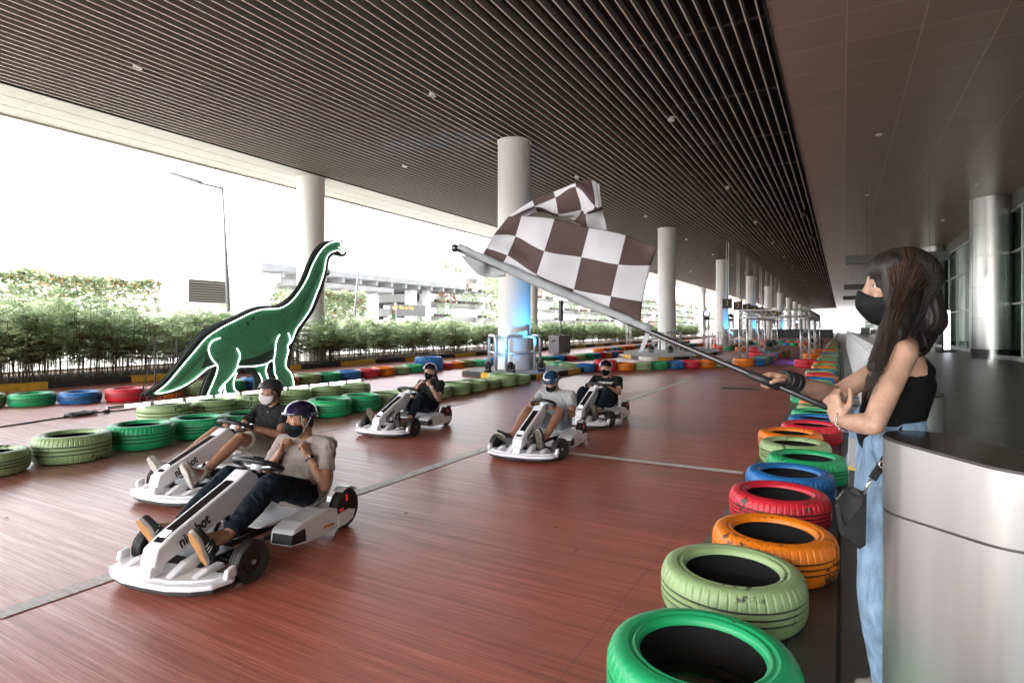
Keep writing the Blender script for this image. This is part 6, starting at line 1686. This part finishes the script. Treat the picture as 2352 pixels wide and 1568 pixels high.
for s_ in (1, -1):
    T.append(el(mid - Uv * .145 + face_dir * .060 + side * .065 * s_, (.064, .062, .058)))
    a = mid + side * .062 * s_; T.append(rc(a - Uv * .06 + face_dir * .035, .034, a * .35 + (nk + side * .055 * s_) * .65 + Uv * .0, .016)); T.append(rc(a * .35 + (nk + side * .055 * s_) * .65, .016, a - Uv * .07 - face_dir * .045, .036))
blob('tank_top', T, .0050, mat('tank_black', (.005, .005, .0055), .85, var=.3, vscale=12, spec=.15), root, 4, (.003, 14, (1, 1, 1), 4))
Q = torso_levels(hip - Uv * .02, waist + Uv * .012, hs_d, [(0, .092, .098), (.6, .082, .094), (1, .066, .086)])
for k, a in ((kneeL, ankL), (kneeR, ankR)):
    h = hip + hs_d * (.082 if k is kneeL else -.082); Q += [rc(h, .098, k, .078), rc(k, .078, V((a.x, a.y, a.z + .03)), .085, f1=True), rc(hip, .10, h.lerp(k, .35), .095)]
jeans = blob('jeans', Q, .0055, C_jeanb, root, 3, (.007, 9, (1, 1, .8), 6))
M_seam = mat('jeans_stitching', (.12, .20, .31), .8)
b = MB(); wv = waist + Uv * .0
b.tube([wv + face_dir * .088 * math.cos(q) + hs_d * (.152) * math.sin(q) - Uv * .022 for q in [2 * PI * t / 30 for t in range(30)]], .004, 5, closed=True)
b.tube([hip + hs_d * .150 + face_dir * .085 + Uv * .06, hip + hs_d * .172 + face_dir * .065 + Uv * .01, hip + hs_d * .182 + face_dir * .025 - Uv * .01], .0035, 5)
b.build('seams', M_seam, jeans)
b = MB(); 
for q in (.5, 1.1, -.4): c = wv + face_dir * .094 * math.cos(q) + hs_d * .158 * math.sin(q); b.tube([c + Uv * .012, c - Uv * .03], .006, 6)
b.build('belt_loops', C_jeanb, jeans)
for k, a in ((1, ankL), (2, ankR)): shoe(root, V((a.x, a.y, .02)) - face_dir * .06, V((a.x, a.y, .02)) + face_dir * .19, Uv, .93, M_wshoe, (M_offw, M_offw, M_offw))
# wristbands, bracelet
def ringband(p, d, r, t, m, name, wdt=1):
    d = d.normalized(); a = d.orthogonal().normalized(); c = d.cross(a); b = MB()
    for o_ in ([0] if wdt == 1 else [-.006, 0, .006, .012]): b.tube([p + d * o_ + (a * math.cos(q) + c * math.sin(q)) * r for q in [2 * PI * s_ / 20 for s_ in range(20)]], t, 6, closed=True)
    return b.build(name, m, root, smooth=True)
dR = (eR - wR).normalized(); dL = (eL - wL).normalized()
ringband(wR + dR * .006, dR, .0265, .007, M_kb, 'wristband', 2); ringband(wR - dR * .022, dR, .0245, .0065, M_kb, 'wristband', 1); wb = ringband(wR + dR * .040, dR, .0290, .0065, M_kb, 'wristband', 2)
M_silver = mat('silver_chain', (.62, .58, .55), .25, metal=.9)
b = MB(); a = dL.orthogonal().normalized(); c = dL.cross(a)
for t in range(22):
    q = 2 * PI * t / 22; p = wL + dL * (.020 + .006 * math.sin(q)) + (a * math.cos(q) + c * math.sin(q)) * .030
    tt = (-a * math.sin(q) + c * math.cos(q)); nn_ = (a * math.cos(q) + c * math.sin(q)) if t % 2 else dL
    b.tube([p + (tt * math.cos(w_) * .0065 + nn_ * math.sin(w_) * .0045) for w_ in [2 * PI * z_ / 8 for z_ in range(8)]], .0013, 4, closed=True)
b.build('chain_bracelet', M_silver, root, smooth=True)

# hair : a soft mass with hundreds of strands over it
hw = lambda p: hc + Bh @ (V(p) * S)
hm = [el(hw((-.022, 0, .034)), V((.108, .096, .104)) * S, Bh), el(hw((.018, .020, .070)), V((.072, .074, .062)) * S, Bh), rc(hw((.030, .060, .060)), .030, hw((.022, .078, -.05)), .030), rc(hw((.030, -.060, .060)), .028, hw((.012, -.076, -.05)), .028), rc(hw((-.055, .02, -.01)), .062, hw((-.075, .03, -.11)), .058), rc(hw((-.055, -.02, -.01)), .062, hw((-.075, -.02, -.11)), .056),
      rc(hw((-.030, .062, .0)), .036, W(2048, 768, 1.83), .040), rc(W(2048, 768, 1.83), .038, W(2012, 840, 1.80), .024), rc(hw((-.075, .0, -.11)), .056, W(2105, 790, 1.97), .042)]
hair = blob('hair', hm, .006, M_hair, root, 4, (.004, 40, (1, 1, .25), 3))
M_hairb = mat('brown_hair_strands', (.065, .033, .020), .5, var=.5, vscale=8); M_hairk = mat('black_hair_strands', (.010, .007, .006), .5, var=.5, vscale=8)
rr = random.Random(21); hb1, hb2 = MB(), MB()
def bez(ps, n):
    out = []
    for i in range(n + 1):
        t = i / n; q = [V(p) for p in ps]
        while len(q) > 1: q = [q[j].lerp(q[j + 1], t) for j in range(len(q) - 1)]
        out.append(q[0])
    return out
def strand(ps, r, tgt, wob=.014):
    pts = bez(ps, 16); ph = rr.uniform(0, 6); fq = rr.uniform(1.5, 3.5); nn_ = rr.choice((Rv, Fv))
    pts = [p + (Rv * math.sin(ph + fq * i * .35) + Fv * math.cos(ph * 1.3 + fq * i * .3)) * wob * (i / 16) for i, p in enumerate(pts)]
    tgt.tube(pts, [r * (1 - .75 * (i / 16) ** 2) for i in range(17)], 3, cap=False)
for i in range(1500):
    a = rr.uniform(-PI, PI); e = rr.uniform(-.25, 1.45)
    x, y, z = math.cos(e) * math.cos(a), math.cos(e) * math.sin(a), math.sin(e)
    if x > .62 and z < .60: continue
    if x > .55 and z < .75 and abs(y) < .45: continue
    rt = hw((-.018 + .114 * x, .102 * y, .036 + .110 * z))
    near = y > -.05
    if near:
        front = x > -.15 or rr.random() < .35
        if front: end = W(rr.gauss(2010, 12), rr.gauss(892, 38), rr.uniform(1.76, 1.83)); m1 = hw((.02 - .05 * rr.random(), .122, .03)); m2 = W(rr.gauss(2050, 13), rr.gauss(752, 14), rr.uniform(1.76, 1.84))
        else: end = W(rr.gauss(2105, 22), rr.gauss(778, 22), rr.uniform(1.82, 1.98)); m1 = hw((-.10, .12, .03)); m2 = W(rr.gauss(2118, 10), rr.gauss(712, 12), 1.88)
    else: end = W(rr.gauss(2100, 22), rr.gauss(780, 22), rr.uniform(1.94, 2.06)); m1 = hw((-.12, -.08, .04)); m2 = W(rr.gauss(2115, 10), rr.gauss(712, 12), 2.0)
    top = hw((-.022 + .112 * x * .6, .10 * y * .9, .028 + .125 * max(z, .55)))
    strand([rt, top if z < .5 and rr.random() < .15 else rt.lerp(m1, .3) + (rt - hw((-.02, 0, .03))) * .10, m1, m2, end], rr.uniform(.0010, .0022), hb2 if (near and front and rr.random() < .7) else hb1)
# the lifted curl behind the shoulders
for i in range(40):
    j = rr.uniform(-7, 7); d = 1.93 + rr.uniform(-.02, .02)
    ps = [W(2112, 660 + j, d), W(2128, 720 + j, d), W(2168 + j, 760, d), W(2156 + j * .6, 800, d), W(2112, 790 + j * .4, d)]
    strand(ps, rr.uniform(.0016, .0030), hb1, .004)
for i in range(14):
    j = rr.uniform(-14, 14); strand([W(2100, 730, 1.86), W(2150, 800 + j, 1.86), W(2120 + j, 830, 1.84), W(2070, 800 + j, 1.80)], .0015, hb1, .004)
for i in range(10): strand([hw((-.02 + rr.uniform(-.05, .03), 0, .118)), hw((-.01, 0, .150)), hw((-.06, .0, .135)), hw((-.11, 0, .07))], .0022, hb1, .003)
hb1.build('dark_strands', M_hairk, hair, smooth=True); hb2.build('brown_strands', M_hairb, hair, smooth=True)

# ---------------------------------------------------------------- the flag
fo = at(1946, 955, 1.89)
fl = empty('checkered_flag', fo, 0, 'checkered flag in dark brown and white on a long black pole with grey sleeve', 'flag')
def Wf(u, v, d): return at(u, v, d) - fo
pA, pB = Wf(1946, 955, 1.89), Wf(1045, 570, 2.35); pd = (pB - pA).normalized(); PL = (pB - pA).length
def dep(u): t = (1946 - u) / (1946 - 1045.); return 1 / ((1 - t) / 1.89 + t / 2.35)
b = MB(); b.tube([pA - pd * .01, pA + pd * .10, pB - pd * .02], .0105, 14); b.build('pole', mat('pole_black', (.022, .022, .024), .22, coat=.6), fl, smooth=True)
g0 = Wf(1790, 888, dep(1790)); g1 = Wf(1718, 857, dep(1718)); b = MB(); b.tube([g0, g1], .0150, 14); b.build('grip', M_kb, fl, smooth=True)
b = MB(); vs, fs = el(pB, (.0165, .0165, .0165)); b.add(vs, fs); b.build('knob', mat('pole_knob', (.08, .09, .10), .15, metal=.8), fl, smooth=True)
def fz(a, b2): return (a * .24905 + 1022, b2 * .24905 + 390.5)
def surf(grid, depth, parity, n, thick=0):
    """smooth sheet through a grid of picture-traced points; checker by cell"""
    rows, cols = len(grid), len(grid[0]); pts = [[None] * cols for _ in range(rows)]
    for i in range(rows):
        for j in range(cols): u, v = fz(*grid[i][j]); pts[i][j] = Wf(u, v, dep(u) + depth[i][j])
    def cr(p0, p1, p2, p3, t): return .5 * ((2 * p1) + (-p0 + p2) * t + (2 * p0 - 5 * p1 + 4 * p2 - p3) * t * t + (-p0 + 3 * p1 - 3 * p2 + p3) * t ** 3)
    def g(i, j): return pts[max(0, min(rows - 1, i))][max(0, min(cols - 1, j))]
    NR, NC = (rows - 1) * n, (cols - 1) * n; vs = []
    for a in range(NR + 1):
        i = min(a // n, rows - 2); t = a / n - i
        for c in range(NC + 1):
            j = min(c // n, cols - 2); s_ = c / n - j
            rws = [cr(g(i + k, j - 1), g(i + k, j), g(i + k, j + 1), g(i + k, j + 2), s_) for k in (-1, 0, 1, 2)]
            p = cr(*rws, t); w_ = noise.noise(V((a * .16 + rows * 5, c * .10, 2))) * .016 + noise.noise(V((a * .10 + c * .33, c * .30 - a * .12, 7))) * .005; vs.append(p + Fv * w_)
    fs = []; ms = []
    for a in range(NR):
        for c in range(NC): q = a * (NC + 1) + c; fs.append((q, q + 1, q + NC + 2, q + NC + 1)); ms.append((a // n + c // n + parity) % 2)
    return vs, fs, ms
A = [[(330, 800), (520, 874), (835, 990), (1178, 1135), (1510, 1278), (1800, 1405)],
     [(380, 720), (575, 790), (845, 962), (1188, 1100), (1530, 1165), (1822, 1215)],
     [(450, 600), (650, 612), (918, 745), (1257, 805), (1603, 870), (1900, 880)],
     [(585, 430), (705, 430), (1010, 450), (1330, 530), (1670, 600), (1958, 715)]]
dA = [[0, 0, 0, 0, 0, 0], [.01, .015, .0, .02, .01, .02], [.02, .045, -.01, .03, .01, .05], [.05, .02, .04, .03, .06, .04]]
B_ = [[(705, 460), (850, 385), (1045, 430), (1190, 470), (1315, 545), (1495, 560)],
      [(650, 470), (835, 350), (1045, 405), (1255, 372), (1300, 410), (1455, 370)],
      [(600, 440), (825, 335), (1020, 250), (1205, 160), (1385, 330), (1450, 335)],
      [(585, 425), (808, 283), (1000, 203), (1212, 118), (1350, 84), (1425, 130)]]
dB = [[.05, .10, .12, .13, .12, .12], [.05, .07, .08, .07, .06, .08], [.05, .06, .05, .03, .02, .05], [.06, .07, .07, .06, .05, .07]]
D_ = [[(130, 770), (290, 950), (430, 992), (560, 975)], [(190, 790), (330, 870), (430, 900), (560, 960)], [(130, 705), (300, 790), (430, 850), (570, 900)]]
dD = [[.02, .03, .04, .02], [.01, .0, .03, .01], [0, 0, 0, 0]]
m_ = MB()
for G_, dd_, par in ((A, dA, 1), (B_, dB, 0)):
    vs, fs, ms = surf(G_, dd_, par, 8); base = len(m_.v); m_.v += [tuple(v) for v in vs]; m_.f += [tuple(base + q for q in f) for f in fs]; m_.m += ms
M_fw = mat('flag_white', (.60, .60, .63), .75, var=.06, vscale=6, bump=.15, bscale=200); M_fb = mat('flag_brown', (.085, .050, .050), .75, var=.15, vscale=6, bump=.15, bscale=200); M_fg = mat('flag_sleeve_grey', (.27, .29, .30), .7, var=.2, vscale=10, bump=.3, bscale=60)
for M_x in (M_fw, M_fb):
    n = M_x.node_tree.nodes; l = M_x.node_tree.links; p = n['Principled BSDF']; o_ = n['Material Output']; tr = n.new('ShaderNodeBsdfTranslucent'); tr.inputs[0].default_value = (.55, .5, .5, 1) if M_x is M_fw else (.10, .05, .045, 1); mx = n.new('ShaderNodeMixShader'); mx.inputs[0].default_value = .28; l.new(p.outputs[0], mx.inputs[1]); l.new(tr.outputs[0], mx.inputs[2]); l.new(mx.outputs[0], o_.inputs[0])
me = m_.mesh('cloth', fix=False); cl = link('cloth', me, [M_fw, M_fb], fl, True); sm = cl.modifiers.new('t', 'SOLIDIFY'); sm.thickness = .0012
vs, fs, ms = surf(D_, dD, 0, 6); b = MB(); b.add(vs, fs); o = b.build('sleeve_corner', M_fg, fl, smooth=True); sm = o.modifiers.new('t', 'SOLIDIFY'); sm.thickness = .0015
b = MB(); pts = []; rad = []
for i in range(26):
    t = i / 25; u, v = fz(130 + (1905 - 130) * t, 705 + (1470 - 705) * t + 16 * math.sin(PI * t)); pts.append(Wf(u, v, dep(u))); rad.append(.0125 + .006 * math.sin(PI * t) + .0018 * math.sin(i * 2.1))
b.tube(pts, rad, 12); b.build('sleeve', M_fg, fl, smooth=True)
b = MB(); u, v = fz(1905, 1460); p = Wf(u, v, dep(u)); b.quad(p + Rv * .004, p - Rv * .016, p - Rv * .045 - Uv * .085, p - Rv * .030 - Uv * .080); o = b.build('tie_ribbon', M_fw, fl); sm = o.modifiers.new('t', 'SOLIDIFY'); sm.thickness = .001

# ---------------------------------------------------------------- the pouch hanging at her hip
po = at(1958, 1180, 1.76)
pr = empty('shoulder_pouch', po, 0, 'small black leather pouch hanging from a strap at the hip', 'bag')
def Wp(u, v, d): return at(u, v, d) - po
def slab(name, pts, d, th, m, par):
    b = MB(); fr_ = [Wp(u, v, d) for u, v in pts]; bk = [p + Fv * th for p in fr_]; n = len(pts)
    b.add(fr_ + bk, [tuple(range(n)), tuple(range(2 * n - 1, n - 1, -1))] + [(i, (i + 1) % n, n + (i + 1) % n, n + i) for i in range(n)]); return b.build(name, m, par, bevel=.003)
M_leather = mat('black_leather', (.012, .012, .013), .38, var=.3, vscale=30, bump=.3, bscale=150)
slab('body', [(1926, 1165), (1962, 1118), (1992, 1132), (1990, 1252), (1975, 1262), (1936, 1228)], 1.775, .022, M_leather, pr)
slab('flap', [(1921, 1145), (1938, 1124), (1962, 1118), (1986, 1140), (1982, 1160), (1945, 1208)], 1.765, .010, mat('gloss_leather', (.010, .010, .011), .22, coat=.5), pr)
b = MB(); b.tube([Wp(1984, 1135, 1.77), Wp(1993, 1112, 1.765), Wp(2002, 1100, 1.76)], .0045, 8); b.build('clip', M_silver, pr, smooth=True)
b = MB()
def strap(b, pts, d, w_, m=None):
    q = [Wp(u, v, d_) for (u, v), d_ in zip(pts, d)]
    for a, c in zip(q, q[1:]):
        t = (c - a).normalized(); s_ = t.cross(Fv).normalized() * w_; b.add([a - s_, c - s_, c + s_, a + s_, a - s_ + Fv * .004, c - s_ + Fv * .004, c + s_ + Fv * .004, a + s_ + Fv * .004], [(0, 1, 2, 3), (7, 6, 5, 4), (0, 4, 5, 1), (2, 6, 7, 3), (1, 5, 6, 2), (0, 3, 7, 4)])
strap(b, [(2004, 1100), (2030, 1062), (2062, 1010), (2095, 960)], [1.76, 1.755, 1.78, 1.82], .013); b.build('strap', M_leather, pr)
b = MB(); strap(b, [(1958, 1006), (1957, 1060), (1960, 1072)], [1.80, 1.79, 1.79], .010); b.build('grey_strap', M_gstrap, pr)
b = MB(); strap(b, [(1958, 1073), (1957, 1079)], [1.789, 1.788], .0105); b.build('yellow_band', M_yell, pr)
b = MB(); strap(b, [(1958, 1080), (1955, 1118)], [1.79, 1.78], .008); b.build('black_tab', M_kb, pr)
b = MB(); c = Wp(2027, 1066, 1.745); b.tube([c + (Rv * math.cos(q) + Uv * math.sin(q)) * .010 for q in [2 * PI * t / 14 for t in range(14)]], .0025, 5, closed=True); b.build('buckle', M_silver, pr, smooth=True)
# small dry leaves scattered on the track
rr = random.Random(2); b = MB()
for i in range(26):
    x, y = rr.uniform(-6.4, -1.2), rr.uniform(1.6, 12); s_ = rr.uniform(.012, .03); a = rr.uniform(0, 6.28); c = V((x, y, .006)); d1 = V((math.cos(a), math.sin(a), 0)) * s_; d2 = V((-math.sin(a), math.cos(a), 0)) * s_ * .5
    b.add([c - d1, c - d2 + Uv * .004, c + d1, c + d2 + Uv * .005], [(0, 1, 2, 3)])
tag(b.build('leaf_litter', mat('dry_leaf', (.30, .13, .05), .8)), 'few small dry leaf crumbs scattered over the red track', 'litter', kind='stuff')
